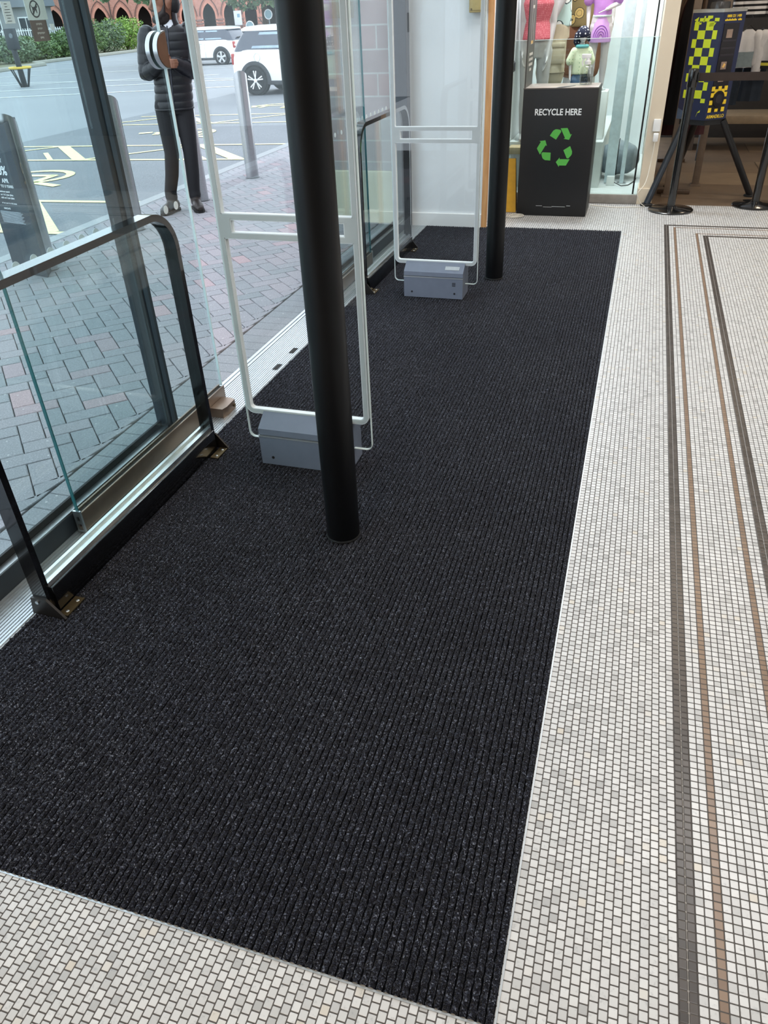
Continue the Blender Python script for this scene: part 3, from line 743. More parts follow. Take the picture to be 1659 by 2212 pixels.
def bush(x, y, rx, h, m, label, seed):
    z = rz(x)+.1; r = thing('bush', label, 'bush', (x, y, z), group='bushes along the car park edge')
    rnd = random.Random(seed)
    bl = [((x+rnd.uniform(-.5, .5)*rx, y+rnd.uniform(-.5, .5)*rx, z+h*.5+rnd.uniform(-.1, .12)*h), rx*.72, rx*.72, h*.46) for _ in range(5)] + [((x, y, z+h*.38), rx, rx, h*.38)]
    leaves('foliage', bl, 2600, .10, m, r, seed)
    b = MB()
    for k in range(4): b.limb([(x, y, z-.05), (x+.2*math.cos(k*1.6)*rx, y+.2*math.sin(k*1.6)*rx, z+h*.3), (x+.5*math.cos(k*1.6)*rx, y+.5*math.sin(k*1.6)*rx, z+h*.6)], [.05, .04, .015], 8)
    b.build('stems', bark, r)
bush(-34.9, 41.3, 1.45, 1.35, gm3, 'grey-green low bush before the pale railings, by the small dark sign post', 1)
bush(-36.1, 44.3, 1.30, 1.25, gm, 'dark green low bush just past the pale railings', 2)
bush(-36.2, 47.4, 1.25, 1.45, gm, 'green bush seen beside the dark mullion', 3)
bush(-36.3, 50.2, 1.30, 1.95, gm, 'taller mid-green bush below the hanging tree branches', 4)
bush(-37.2, 53.3, 1.45, 1.85, gm3, 'dull grey-green bush between the mid-green and the lime bush', 5)
bush(-37.4, 56.6, 1.55, 2.05, gm2, 'bright lime-green bush next to the man, in front of the brick arches', 6)
def tree(x, y, top, blobs, label, seed, m=tm, n=6000, size=.16):
    z = rz(x); r = thing('tree', label, 'tree', (x, y, z))
    b = MB(); b.limb([(x, y, z-.1), (x+.05, y, z+1.6), (x-.05, y+.1, top)], [.17, .14, .08], 12)
    for k in range(6):
        a = k*1.05; b.limb([(x, y, z+2.2+.2*k), (x+.8*math.cos(a), y+.8*math.sin(a), z+3.0+.2*k), (x+1.9*math.cos(a), y+1.9*math.sin(a), z+3.2+.1*k)], [.06, .045, .015], 8)
    b.build('trunk', bark, r)
    leaves('crown', [((x+dx, y+dy, z+dz), rx, ry, rr) for dx, dy, dz, rx, ry, rr in blobs], n, size, m, r, seed, .8)
tree(-19.0, 41.3, 4.6, [(-.7, -.4, 2.85, 1.5, 1.2, .95), (.4, -.3, 2.75, 1.3, 1.2, .8), (1.6, 0, 2.95, 1.2, 1.2, .9), (0, 0, 4.2, 2.6, 2.4, 1.7)], 'leafy tree with drooping branches behind the two white cars', 11)
tree(-19.7, 34.95, 4.8, [(-3.1, -1.6, 2.95, .75, .7, .55), (-1.5, -1.0, 2.95, 1.3, 1.0, .65), (-.5, -.5, 2.9, .9, .8, .5), (-1, -.6, 4.4, 2.7, 2.3, 1.5)], 'tree whose leaf tips hang above the bushes by the brick arches', 12)
# ------------------------------------------------------------------ red brick building with pointed arches
def building():
    loc = (-46.9, 82.6, rz(-46.9)); rot = 0.5411
    r = thing('brick_building', 'red brick building with a row of pointed arches across the car park', 'building', loc, rot)
    redb = m_bricks('red_brick', '#b97c69', '#c98d7a', '#b3948a', .23, .078, .008, 'xz')
    def arch(c, w, spring, n=10):
        """pointed arch outline: two arcs of radius w"""
        R = []
        for i in range(n+1): a = math.radians(60*i/n); R.append((c+w/2-w+w*math.cos(a), spring+w*math.sin(a)))
        Lp = [(2*c-x, z) for x, z in R[:-1]][::-1]
        return R + Lp
    cs = [2.4+2.18*k for k in range(-8, 8)]; spring, w = 2.05, 1.28
    # facade as one curve with openings
    cu = bpy.data.curves.new('f', 'CURVE'); cu.dimensions = '2D'; cu.fill_mode = 'BOTH'; cu.extrude = .2
    def spl(P):
        s = cu.splines.new('POLY'); s.points.add(len(P)-1); s.use_cyclic_u = True
        for q, (x, z) in zip(s.points, P): q.co = (x, z, 0, 1)
    spl([(-18, 0), (20, 0), (20, 8), (-18, 8)])
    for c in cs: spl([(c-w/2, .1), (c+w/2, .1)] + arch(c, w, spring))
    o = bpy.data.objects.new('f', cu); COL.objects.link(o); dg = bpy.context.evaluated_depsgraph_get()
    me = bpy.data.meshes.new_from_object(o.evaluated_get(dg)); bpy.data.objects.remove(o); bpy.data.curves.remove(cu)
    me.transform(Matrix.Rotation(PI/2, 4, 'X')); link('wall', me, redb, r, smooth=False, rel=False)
    def B(mb, name, m, parent=r): 
        return mb.build(name, m, parent, rel=False)
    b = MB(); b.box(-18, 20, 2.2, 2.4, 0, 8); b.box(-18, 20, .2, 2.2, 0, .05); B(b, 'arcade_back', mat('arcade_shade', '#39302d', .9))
    ms = mat('moulded_brick', '#c68a76', .8, var=.08, scale=12); hood = mat('hood_mould', '#5a4a45', .8); band = mat('stone_band', '#8b6f66', .85, var=.15, scale=5)
    for c in cs:
        b = MB(); P = arch(c, w, spring); ip = [(c+(x-c)*1.0, z) for x, z in P]; op = arch(c, w+.34, spring)
        b.frame_loop([(c+w/2+.17, spring-.8)]+op+[(c-w/2-.17, spring-.8)], [(c+w/2, spring-.8)]+ip+[(c-w/2, spring-.8)], -.30, -.20, 'y'); B(b, 'arch_moulding', ms)
        b = MB(); b.tube([(x, -.27, z) for x, z in arch(c, w+.62, spring+.02)], .035, 6); B(b, 'hood_mould', hood)
    for c in cs:
        b = MB(); x0 = c+w/2+.0; x1 = c+2.18-w/2
        for z in (1.05, 1.35, 1.65): b.box(x0-.06, x1+.06, -.30, -.18, z, z+.14)
        B(b, 'stone_band', band)
    b = MB(); b.box(-18, 20, -.28, -.19, 5.2, 5.45); b.box(-18, 20, -.24, -.19, .0, .7); B(b, 'string_course', band)
    for c in (cs[3]+1.09, cs[6]+1.09, cs[9]+1.09):
        b = MB(); b.cyl((c, -.30, .1), (c, -.30, 8), .06, n=12); B(b, 'downpipe', hood)
    b = MB(); b.prism([(-2.6, 7.9), (2.6, 7.9), (2.6, 8.1), (0, 11.0), (-.6, 8.2)], -18, 20, 'x'); B(b, 'roof', mat('slate_roof', '#4b4e53', .7))
building()
# ------------------------------------------------------------------ car park fittings
def sign_post(x, y, label):
    z = rz(x); r = thing('car_park_sign', label, 'sign', (x, y, z))
    b = MB(); b.cyl((x, y, z-.1), (x, y, 1.62), .035, n=12); b.build('pole', mat('grey_pole', '#7f8687', .5, .4), r)
    b = MB(); b.box(x-.19, x+.19, y-.06, y-.04, 1.06, 1.62, .004); p = b.build('panel', white_paint, r)
    b = MB(); b.box(x-.02, x+.12, y-.062, y-.0605, 1.36, 1.50); b.build('printed_block', mat('blue_print', '#8fb2c4', .5), p)
sign_post(-18.63, 37.64, 'white rectangular sign on a pole before the drooping tree')
def ring_sign(x, y, zc, label):
    z = rz(x); r = thing('ring_sign', label, 'sign', (x, y, z), group='round car park signs')
    b = MB(); b.cyl((x, y, z-.1), (x, y, zc), .03, n=10); b.build('pole', mat('grey_pole', '#7f8687', .5, .4), r)
    b = MB(); b.cyl((x, y-.03, zc), (x, y-.05, zc), .20, n=28); p = b.build('disc', mat('pale_blue_disc', '#8fa9b0', .5), r)
    b = MB(); b.tube([(x+.20*math.cos(i*PI/14), y-.045, zc+.20*math.sin(i*PI/14)) for i in range(28)], .022, 8, closed=True); b.build('rim', white_paint, p)
ring_sign(-18.17, 37.87, .99, 'round pale blue sign with white rim beside the white rectangular sign')
ring_sign(-18.6, 41.0, 1.42, 'round sign peeping over the roof of the car by the bollard')
def railings(name, label, p, q, h, m, n, picket=.018, grp=None):
    r = thing(name, label, 'railing', (p[0], p[1], rz(p[0])))
    z = rz(p[0]); b = MB()
    for zz in (z+.18, z+h-.12): b.tube([(p[0], p[1], zz), (q[0], q[1], zz)], .028, 6)
    b.build('rails', m, r)
    b = MB()
    for i in range(n+1):
        t = i/n; x, y = p[0]+(q[0]-p[0])*t, p[1]+(q[1]-p[1])*t; b.cyl((x, y, z-.02), (x, y, z+h), picket, n=6)
    b.build('pickets', m, r)
railings('iron_railing', 'dark iron railing below the tree between the two white cars', (-20.4, 38.8), (-18.1, 40.4), 1.15, mat('iron_paint', '#3d4042', .6), 14)
railings('white_railing', 'pale picket railing behind the low bushes', (-38.2, 43.2), (-38.7, 51.2), 1.75, white_paint, 34, .03)
def hut():
    r = thing('grey_building', 'low grey building behind the pale railing', 'building', (-46, 50, rz(-46)), .72)
    b = MB(); b.box(-6, 6, -2, 3, 0, 3.1); b.build('wall', mat('grey_render', '#8d9092', .8, var=.08), r, rel=False)
    b = MB(); b.prism([(-2.4, 3.05), (3.4, 3.05), (.5, 4.6)], -6.3, 6.3, 'x'); b.build('roof', mat('grey_slate', '#565b60', .7), r, rel=False)
    for k in range(-2, 3):
        b = MB(); b.box(k*2.1-.5, k*2.1+.5, -2.06, -2.0, 1.3, 2.5); w = b.build('window', white_paint, r, rel=False)
        b = MB(); b.box(k*2.1-.43, k*2.1-.03, -2.08, -2.06, 1.37, 2.43); b.box(k*2.1+.03, k*2.1+.43, -2.08, -2.06, 1.37, 2.43); b.build('pane', mat('dark_pane', '#2f3a42', .15), w, rel=False)
hut()
def meter():
    x, y = -19.93, 23.73; z = rz(x); r = thing('post_box_sign', 'dark post with box head and yellow-rimmed conical guard standing in the car park', 'post', (x, y, z))
    b = MB(); b.cyl((x, y, z-.05), (x-.05, y, z+1.1), .09, n=16); b.build('pole', mat('dark_post', '#33383c', .5), r)
    b = MB(); b.box(x-.21, x+.17, y-.10, y+.10, z+1.06, z+1.66, .04); h = b.build('box_head', mat('dark_head', '#363b40', .45), r)
    b = MB(); b.cyl((x+.06, y-.10, z+1.45), (x+.06, y-.11, z+1.45), .07, n=20); b.build('dial', mat('grey_dial', '#6c7479', .4), h)
    b = MB(); R0, R1, zt = .12, .33, z+.56
    for k in range(6):
        a = k*PI/3; b.tube([(x+R0*math.cos(a), y+R0*math.sin(a), z), (x+R1*math.cos(a), y+R1*math.sin(a), zt)], .022, 6)
    g = b.build('guard_cage', mat('dark_post', '#33383c', .5), r)
    b = MB(); b.tube([(x+R1*math.cos(i*PI/14), y+R1*math.sin(i*PI/14), zt) for i in range(28)], .034, 8, closed=True); b.build('yellow_rim', mat('yellow_rim', '#d8b64a', .5), g)
meter()
# ------------------------------------------------------------------ cars
car_white = mat('car_white_paint', '#e9efec', .22, var=.015, coat=.6); car_black = mat('car_black_trim', '#33373b', .55); car_glass = mat('car_dark_glass', '#39414f', .08, var=.1, spec=.8)
tyre_m = mat('tyre_rubber', '#1d2023', .8); rim_m = mat('alloy_silver', '#c9cdce', .3, .7); rim_b = mat('alloy_black', '#16181a', .35, .4); tail_m = mat('tail_lamp_red', '#a33a36', .25)
pane_m = mat('car_pane_sky_reflection', '#8fa6b4', .08, var=.25, scale=3, spec=.8)  # reflected sky is put into the pale blue-grey pane colour
def YW(mb, prof, c, n=36):
    """lathe about the car's y axis: prof (radius, y)"""
    c = Vector(c); mb.skin([mb.ring(c+Vector((0, y, 0)), Vector((r, 0, 0)), Vector((0, 0, r)), n) for r, y in prof])
def car(label, loc, rot, rims, sc):
    r = thing('hatchback_car', label, 'car', loc, rot); r.scale = (sc, sc, sc)
    def B(mb, name, m, parent=r, ang=40): return mb.build(name, m, parent, rel=False, ang=ang)
    b = MB(); rings = []
    st = [(-1.86, .70, .30, .74), (-1.84, .75, .26, .86), (-1.74, .80, .24, .93), (-1.4, .84, .22, .955), (-.6, .845, .20, .945), (.2, .845, .20, .935), (.8, .84, .20, .93), (1.3, .83, .21, .90), (1.62, .79, .23, .84), (1.78, .72, .26, .74), (1.84, .60, .32, .62)]
    for x, w, zb, zt in st:
        m_ = zb+(zt-zb)*.45
        P = [(0, zb), (w*.85, zb), (w*.97, zb+.06), (w, m_), (w*.985, zt-.14), (w*.93, zt-.03), (w*.80, zt), (0, zt+.015)]
        rings.append([b.v(x, y, z) for y, z in P] + [b.v(x, -y, z) for y, z in P[-2:0:-1]])
    b.skin(rings); B(b, 'body', car_white)
    def sect(z, xa, xb, w, rr=.12):
        return [b.v(x, y, z) for x, y in rrect(xa, xb, -w, w, rr, 5)]
    b = MB(); b.skin([sect(.90, -1.80, .86, .77), sect(1.05, -1.72, .62, .735), sect(1.20, -1.62, .38, .69), sect(1.33, -1.50, .14, .645)]); B(b, 'glasshouse', car_glass)
    b = MB(); b.skin([sect(1.30, -1.60, .18, .665), sect(1.345, -1.60, .17, .665), sect(1.385, -1.50, .08, .62), sect(1.41, -1.2, -.2, .50)]); B(b, 'roof', car_white)
    for s in (1, -1):
        # panes laid on the sloping side glass
        def pt(x, z): w = .77-(z-.90)/(1.33-.90)*.125; return (x, s*(w+.006), z)
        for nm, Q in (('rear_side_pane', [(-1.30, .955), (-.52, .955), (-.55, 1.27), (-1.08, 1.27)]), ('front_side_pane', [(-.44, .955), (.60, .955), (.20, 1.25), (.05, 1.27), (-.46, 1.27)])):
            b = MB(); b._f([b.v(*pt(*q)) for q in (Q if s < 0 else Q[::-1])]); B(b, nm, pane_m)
        for wx in (-1.235, 1.235):
            b = MB(); out = [(wx+.40*math.cos(math.radians(a)), .30+.40*math.sin(math.radians(a))) for a in range(-14, 195, 11)]; inn = [(wx+.325*math.cos(math.radians(a)), .30+.325*math.sin(math.radians(a))) for a in range(-14, 195, 11)]
            y0, y1 = s*.78, s*.858
            v = [[b.v(x, y, z) for x, z in L] for y in (y0, y1) for L in (out, inn)]
            for i in range(len(out)-1):
                b._f([v[2][i], v[2][i+1], v[3][i+1], v[3][i]]); b._f([v[0][i], v[0][i+1], v[2][i+1], v[2][i]]); b._f([v[1][i], v[1][i+1], v[3][i+1], v[3][i]])
            B(b, 'arch_trim', car_black)
            b = MB(); YW(b, [(.33, s*.70), (.33, s*.846)], (wx, 0, .30)); B(b, 'wheel_well', rubber)
            b = MB(); YW(b, [(.20, s*.70), (.288, s*.70), (.30, s*.73), (.30, s*.835), (.288, s*.862), (.225, s*.866), (.215, s*.855)], (wx, 0, .30)); t = B(b, 'tyre', tyre_m)
            b = MB(); YW(b, [(.217, s*.83), (.217, s*.864), (.205, s*.866), (.200, s*.845), (.06, s*.842)], (wx, 0, .30)); rm = B(b, 'rim', rim_m if rims == 'silver' else rim_b, t)
            b = MB(); yy0, yy1 = sorted((s*.843, s*.864))
            for k in range(5):
                a = k*2*PI/5+.3
                for da in ((-.16, .16) if rims != 'silver' else (0,)):
                    w0, w1 = (.028, .045) if rims == 'silver' else (.010, .014)
                    u = Vector((math.cos(a+da), 0, math.sin(a+da))); n = Vector((-u.z, 0, u.x)); c = Vector((wx, 0, .30)); u0 = Vector((math.cos(a), 0, math.sin(a)))
                    P = [c+u0*.03-n*w0, c+u0*.03+n*w0, c+u*.206+n*w1, c+u*.206-n*w1]
                    b.hexa([(p.x, yy0, p.z) for p in P]+[(p.x, yy1, p.z) for p in P])
            YW(b, [(.045, s*.843), (.045, s*.868)], (wx, 0, .30), 18); B(b, 'spokes', rim_m if rims == 'silver' else white_paint, rm)
        b = MB(); b.box(-.90, .90, min(s*.80, s*.852), max(s*.80, s*.852), .20, .29, .01); B(b, 'sill_trim', car_black)
        b = MB(); b.tube([(-.36, s*.842, .80), (-.34, s*.86, .80), (-.20, s*.86, .80), (-.18, s*.842, .80)], .012, 8); B(b, 'door_handle', rim_m)
        b = MB(); y0, y1 = sorted((s*.8405, s*.8435)); b.box(-.49, -.484, y0, y1, .3, .88); b.box(.86, .866, y0, y1, .3, .86); B(b, 'door_seam', car_black)
        b = MB(); b.tube([(-1.14+.075*math.cos(i*PI/12), s*.843, .77+.085*math.sin(i*PI/12)) for i in range(24)], .006, 6, closed=True); B(b, 'fuel_cap', mat('cap_line', '#b9c1be', .4))
        b = MB(); b.box(-1.865, -1.77, min(s*.60, s*.765), max(s*.60, s*.765), .62, .86, .03); l = B(b, 'tail_lamp', tail_m)
        b = MB(); b.box(-1.869, -1.80, min(s*.63, s*.74), max(s*.63, s*.74), .70, .77, .01); B(b, 'reversing_lens', white_paint, l)
        b = MB(); b.sphere((1.62, s*.56, .68), .14, .13, .15); B(b, 'headlamp', rim_m)
        b = MB(); b.sphere((.62, s*.90, 1.0), .07, .10, .07); B(b, 'door_mirror', car_white)
    b = MB(); b.box(-1.885, -1.86, -.26, .26, .64, .75, .004); p = B(b, 'number_plate', mat('yellow_plate', '#c9a23f', .4))
    b = MB(); 
    for k in range(6): b.box(-1.888, -1.884, -.2+.07*k, -.16+.07*k, .665, .725)
    B(b, 'plate_characters', mat('plate_black', '#2a2620', .5), p)
    b = MB(); b.box(-1.885, -1.80, -.30, .30, .755, .785, .008); B(b, 'tailgate_strip', rim_m)
    b = MB(); b.box(-1.875, -1.6, -.72, .72, .21, .33, .03); B(b, 'rear_valance', car_black)
    b = MB(); b.tube([(-1.79, -.05, 1.0), (-1.80, .30, .985)], .022, 8); B(b, 'rear_wiper', rubber)
    b = MB(); b.tube([(-1.25, 0, 1.40), (-1.36, 0, 1.55)], .008, 6); B(b, 'aerial', rubber)
    return r
car('small white hatchback parked across the lane, seen from its rear quarter with yellow plate', (-18.05, 32.92, rz(-18.05)+.0), PI, 'silver', .955)
car('white hatchback with black split-spoke wheels, half hidden behind the black post', (-7.55, 18.98, rz(-7.55)+.0), 0, 'black', .965)
# ------------------------------------------------------------------ people helpers
def remesh(o, vox):
    md = o.modifiers.new('surface', 'REMESH'); md.mode = 'VOXEL'; md.voxel_size = vox; md.use_smooth_shade = True
    sm = o.modifiers.new('smooth', 'SMOOTH'); sm.factor = .5; sm.iterations = 3
    return o
def hand(b, wrist, d, palm_n, side, curl, k=1.0):
    """palm, four unequal bent fingers and a thumb; d: towards the finger tips, palm_n: palm normal, side: towards the thumb"""
    d, n, s = Vector(d).normalized(), Vector(palm_n).normalized(), Vector(side).normalized(); w = Vector(wrist)
    pc = w + d*.05*k
    b.loft([(w-d*.01*k, s*.024*k, n*.019*k), (w+d*.02*k, s*.030*k, n*.018*k), (pc, s*.038*k, n*.016*k), (w+d*.088*k, s*.037*k, n*.013*k), (w+d*.096*k, s*.030*k, n*.008*k)], 14)
    for i, (off, ln) in enumerate(((.027, .070), (.009, .078), (-.009, .072), (-.026, .056))):
        p = w+d*.085*k+s*off*k; pts = [p]; dd = d.copy(); 
        for j, fr in enumerate((.42, .32, .26)):
            a = curl*(.55+.35*j); dd = (dd*math.cos(a)+n*math.sin(a)).normalized(); 
            pts.append(pts[-1]+dd*ln*fr*k)
            nn = (n*math.cos(a)-d*math.sin(a)).normalized()
            dd, nn = dd, nn
        b.limb(pts, [.0095*k, .009*k, .0082*k, .007*k], 8)
    t0 = w+d*.025*k+s*.026*k; b.limb([t0, t0+(s*.75+d*.65).normalized()*.035*k, t0+(s*.75+d*.65).normalized()*.035*k+(d*.9+s*.2+n*.3).normalized()*.032*k], [.0125*k, .0105*k, .008*k], 8)
def head_shape(b, c, f, k=1.0, face=True):
    """skull, jaw, nose, brow, lips and ears; c: centre, f: facing direction (horizontal)"""
    c = Vector(c); f = Vector(f).normalized(); u = Vector((0, 0, 1)); s = f.cross(u)
    def E(off, rf, rs, ru, n=18):
        o = c + f*off[0]*k + s*off[1]*k + u*off[2]*k
        m = 12; b.skin([b.ring(o - u*ru*k*math.cos(PI*(i+.5)/m), f*rf*k*math.sin(PI*(i+.5)/m), s*rs*k*math.sin(PI*(i+.5)/m), n) for i in range(m)])
    E((-.012, 0, .025), .096, .076, .095); E((.022, 0, -.045), .066, .058, .072); E((.055, 0, -.095), .030, .030, .024)
    if face:
        b.limb([c+f*.078*k+u*.018*k, c+f*.104*k-u*.022*k], [.010*k, .014*k], 8)
        for q in (1, -1):
            b.limb([c+f*.082*k+s*q*.012*k+u*.030*k, c+f*.066*k+s*q*.050*k+u*.032*k], [.010*k, .009*k], 8)
            E((.076, q*.031, .013), .010, .014, .010, 10)
            E((-.008, q*.077, -.005), .021, .009, .033, 12); E((-.016, q*.082, .006), .015, .008, .018, 10)
            E((.098, q*.010, -.030), .010, .009, .008, 8)
        b.limb([c+f*.084*k-s*.022*k-u*.054*k, c+f*.093*k-u*.051*k, c+f*.084*k+s*.022*k-u*.054*k], [.006*k, .009*k, .006*k], 8)
        b.limb([c+f*.082*k-s*.018*k-u*.064*k, c+f*.090*k-u*.065*k, c+f*.082*k+s*.018*k-u*.064*k], [.006*k, .009*k, .006*k], 8)
# ------------------------------------------------------------------ the man outside
def man():
    C = Vector((-3.93, 6.45, 0)); R = Vector((.845, .535, 0)); T = Vector((.535, -.845, 0)); U = Vector((0, 0, 1))
    P = lambda s, t, z: C + R*s + T*t + U*z
    root = thing('person', 'bearded man in black quilted jacket, dark trousers and boots standing outside by a bollard', 'person', C + R*-.04)
    skin_m = mat('brown_skin', '#7a513c', .55, var=.06, scale=40); hd = (R*-.94 + T*.34).normalized(); hk = 1.13; hs = hd.cross(U)
    hc = P(.066, .03, 1.590)
    hem, waist, chest, sho = P(.02, 0, .86), P(.035, 0, 1.05), P(.06, 0, 1.28), P(.07, 0, 1.41)
    shL, shR = P(-.105, .0, 1.385), P(.235, -.01, 1.395); elL, elR = P(-.155, .03, 1.115), P(.225, .02, 1.105)
    wrL, wrR = P(-.035, .175, 1.185), P(.070, .175, 1.190)
    hipL, hipR = P(-.065, 0, .86), P(.09, 0, .86); knL, knR = P(-.078, .03, .49), P(.085, .03, .49); anL, anR = P(-.150, .0, .095), P(.062, -.005, .095)
    b = MB(); head_shape(b, hc, hd, hk)
    b.limb([hc+hd*-.025-U*.06, P(.075, 0, 1.42)], [.052, .056], 16)
    b.loft([(P(.012, 0, .82), R*.13, T*.09), (hem, R*.145, T*.095), (waist, R*.125, T*.085), (chest, R*.155, T*.10), (sho, R*.14, T*.075), (P(.074, 0, 1.45), R*.06, T*.055)], 20)
    for sh, el, wr in ((shL, elL, wrL), (shR, elR, wrR)): b.limb([sh, el], [.047, .040], 12); b.limb([el, wr], [.038, .026], 12)
    for hp, kn, an in ((hipL, knL, anL), (hipR, knR, anR)): b.limb([hp, kn], [.078, .052], 14); b.limb([kn, kn+(an-kn)*.35, an], [.05, .052, .034], 14)
    for an, dr in ((anL, R*-.55+T*.83), (anR, T*.97+R*.1)): b.limb([an-dr*.04-U*.05, an+dr*.15-U*.058], [.034, .026], 12)
    hand(b, wrL, R*.9+T*.45-U*.05, R*-.3+T*.75*-1, U, .55); hand(b, wrR, R*-.9+T*.40, T*-.8, U, .6)
    remesh(b.build('body', skin_m, root), .0055)
    # hair and beard
    hairm = mat('black_hair', '#0f0e10', .6, var=.3, scale=120); b = MB()
    def shell(off, rf, rs, ru, lo, hi, back=None):
        o = hc + (hd*off[0] + hs*off[1] + U*off[2])*hk; rf, rs, ru = rf*hk, rs*hk, ru*hk; m = 12
        b.skin([b.ring(o + U*ru*math.sin(math.radians(lo+(hi-lo)*i/m)), hd*rf*math.cos(math.radians(lo+(hi-lo)*i/m)), hs*rs*math.cos(math.radians(lo+(hi-lo)*i/m)), 20) for i in range(m+1)])
    shell((-.024, 0, .048), .098, .083, .088, -8, 89); shell((-.062, 0, .002), .060, .076, .075, -55, 80)
    for q in (1, -1): b.limb([hc+hs*q*.082+hd*.020+U*.035, hc+hs*q*.077+hd*.022-U*.022], [.009, .006], 8)
    remesh(b.build('hair', hairm, root), .005)
    b = MB()
    b.limb([hc+hd*.062-hs*.050-U*.082, hc+hd*.088-U*.108, hc+hd*.062+hs*.050-U*.082], [.024, .029, .024], 12)
    for q in (1, -1): b.limb([hc+hd*.060+hs*q*.050-U*.078, hc+hd*.036+hs*q*.066-U*.060, hc+hd*.024+hs*q*.074-U*.014], [.024, .021, .009], 10)
    b.limb([hc+hd*.094-hs*.030-U*.046, hc+hd*.107-U*.044, hc+hd*.094+hs*.030-U*.046], [.007, .0085, .007], 8)
    o = hc + (hd*.026 - U*.076)*hk; b.skin([b.ring(o - U*.058*hk*math.cos(PI*(i+.5)/12), hd*.058*hk*math.sin(PI*(i+.5)/12), hs*.0655*hk*math.sin(PI*(i+.5)/12), 18) for i in range(12)])
    remesh(b.build('beard', mat('short_beard', '#1c1512', .7, var=.3, scale=160), root), .005)
    # jacket: quilted in bands
    jm = mat('black_quilted_nylon', '#0d1017', .42, var=.2, scale=30, spec=.5)
    b = MB(); secs = []
    keys = [(.835, .015, .163, .118), (.95, .03, .160, .116), (1.08, .045, .158, .115), (1.22, .06, .172, .122), (1.33, .068, .178, .115), (1.38, .072, .172, .105), (1.415, .075, .148, .090), (1.44, .076, .112, .080), (1.455, .077, .085, .072)]
    def lerp(z):
        for a, c in zip(keys, keys[1:]):
            if a[0] <= z <= c[0]:
                t = (z-a[0])/(c[0]-a[0]); return [a[i]+(c[i]-a[i])*t for i in range(4)]
        return keys[-1]
    n = 80
    for i in range(n+1):
        z = .835+(1.455-.835)*i/n; k = lerp(z); puff = (.0085 if z < 1.08 else .0055)*abs(math.sin(PI*(z-.835)/.062))**.35-.005
        secs.append((P(k[1], .0, z), R*(k[2]+puff), T*(k[3]+puff)))
    b.loft(secs, 40)
    def sleeve(pts, rs):
        PP, RR = [], []; pts = [Vector(p) for p in pts]
        for (p, q), (r0, r1) in zip(zip(pts, pts[1:]), zip(rs, rs[1:])):
            m = max(4, int((q-p).length/.010))
            for i in range(m): t = i/m; PP.append(p.lerp(q, t)); RR.append(r0+(r1-r0)*t)
        PP.append(pts[-1]); RR.append(rs[-1]); L = 0
        for i in range(len(PP)):
            if i: L += (PP[i]-PP[i-1]).length
            RR[i] += .0060*abs(math.sin(PI*L/.075))**.35-.004
        b.limb(PP, RR, 20)
    sleeve([shL, shL.lerp(elL, .5)-R*.012, elL-R*.008, elL.lerp(wrL, .35)+T*.015, wrL], [.074, .070, .066, .060, .044])
    sleeve([shR, shR.lerp(elR, .5)+R*.008, elR, elR.lerp(wrR, .35)+T*.01, wrR], [.076, .072, .066, .060, .044])
    j = remesh(b.build('jacket', jm, root), .005)
    b = MB(); cr = []
    for z, a, d in ((1.425, .100, .084), (1.49, .084, .080), (1.55, .088, .084)): cr.append((z, a, d))
    out, inn = [], []
    for z, a, d in cr:
        out.append([b.v(P(.076+a*math.cos(w), d*math.sin(w)*1.0+.005, z - .022*max(0, math.sin(w)))) for w in [math.radians(122+296*i/28) for i in range(29)]])
        inn.append([b.v(P(.076+(a-.012)*math.cos(w), (d-.012)*math.sin(w)+.005, z - .022*max(0, math.sin(w)))) for w in [math.radians(122+296*i/28) for i in range(29)]])
    for S_ in (out, inn):
        for r0, r1 in zip(S_, S_[1:]):
            for i in range(28): b._f([r0[i], r0[i+1], r1[i+1], r1[i]])
    for i in range(28): b._f([out[-1][i], out[-1][i+1], inn[-1][i+1], inn[-1][i]])
    for k in (0, 28):
        for a in range(2): b._f([out[a][k], out[a+1][k], inn[a+1][k], inn[a][k]])
    b.build('collar', jm, j)
    b = MB(); b.tube([P(.010, .118, .85), P(.022, .119, 1.0), P(.042, .122, 1.2), P(.058, .112, 1.36), P(.066, .092, 1.44)], .006, 8); b.build('zip', mat('dull_zip', '#3c4048', .35, .6), j)
    b = MB(); b.tube([P(.015+.161*math.cos(i*PI/20), .116*math.sin(i*PI/20), .838) for i in range(40)], .010, 8, closed=True); b.build('hem_band', jm, j)
    b = MB(); b.loft([(P(.076, .012, 1.42), R*.078, T*.076), (P(.077, .010, 1.465), R*.066, T*.068), (P(.078, .006, 1.482), R*.060, T*.061)], 20)
    b.build('shirt', mat('white_shirt_cloth', '#d9dde2', .8, var=.03), root)
    tm_ = mat('black_trousers_cloth', '#15161a', .8, var=.15, scale=30); b = MB()
    b.loft([(P(.012, 0, .80), R*.15, T*.10), (P(.015, 0, .90), R*.150, T*.10)], 24)
    for hp, kn, an in ((hipL, knL, anL), (hipR, knR, anR)):
        b.limb([hp, hp.lerp(kn, .5), kn, kn.lerp(an, .45), an+U*.075, an+U*.03], [.088, .078, .064, .060, .054, .056], 18)
    remesh(b.build('trousers', tm_, root), .007)
    bm_ = mat('dark_leather_boot', '#241c18', .5, var=.2, scale=30); sole = mat('boot_sole', '#0e0d0d', .8); lace = mat('boot_lace', '#4a4038', .8)
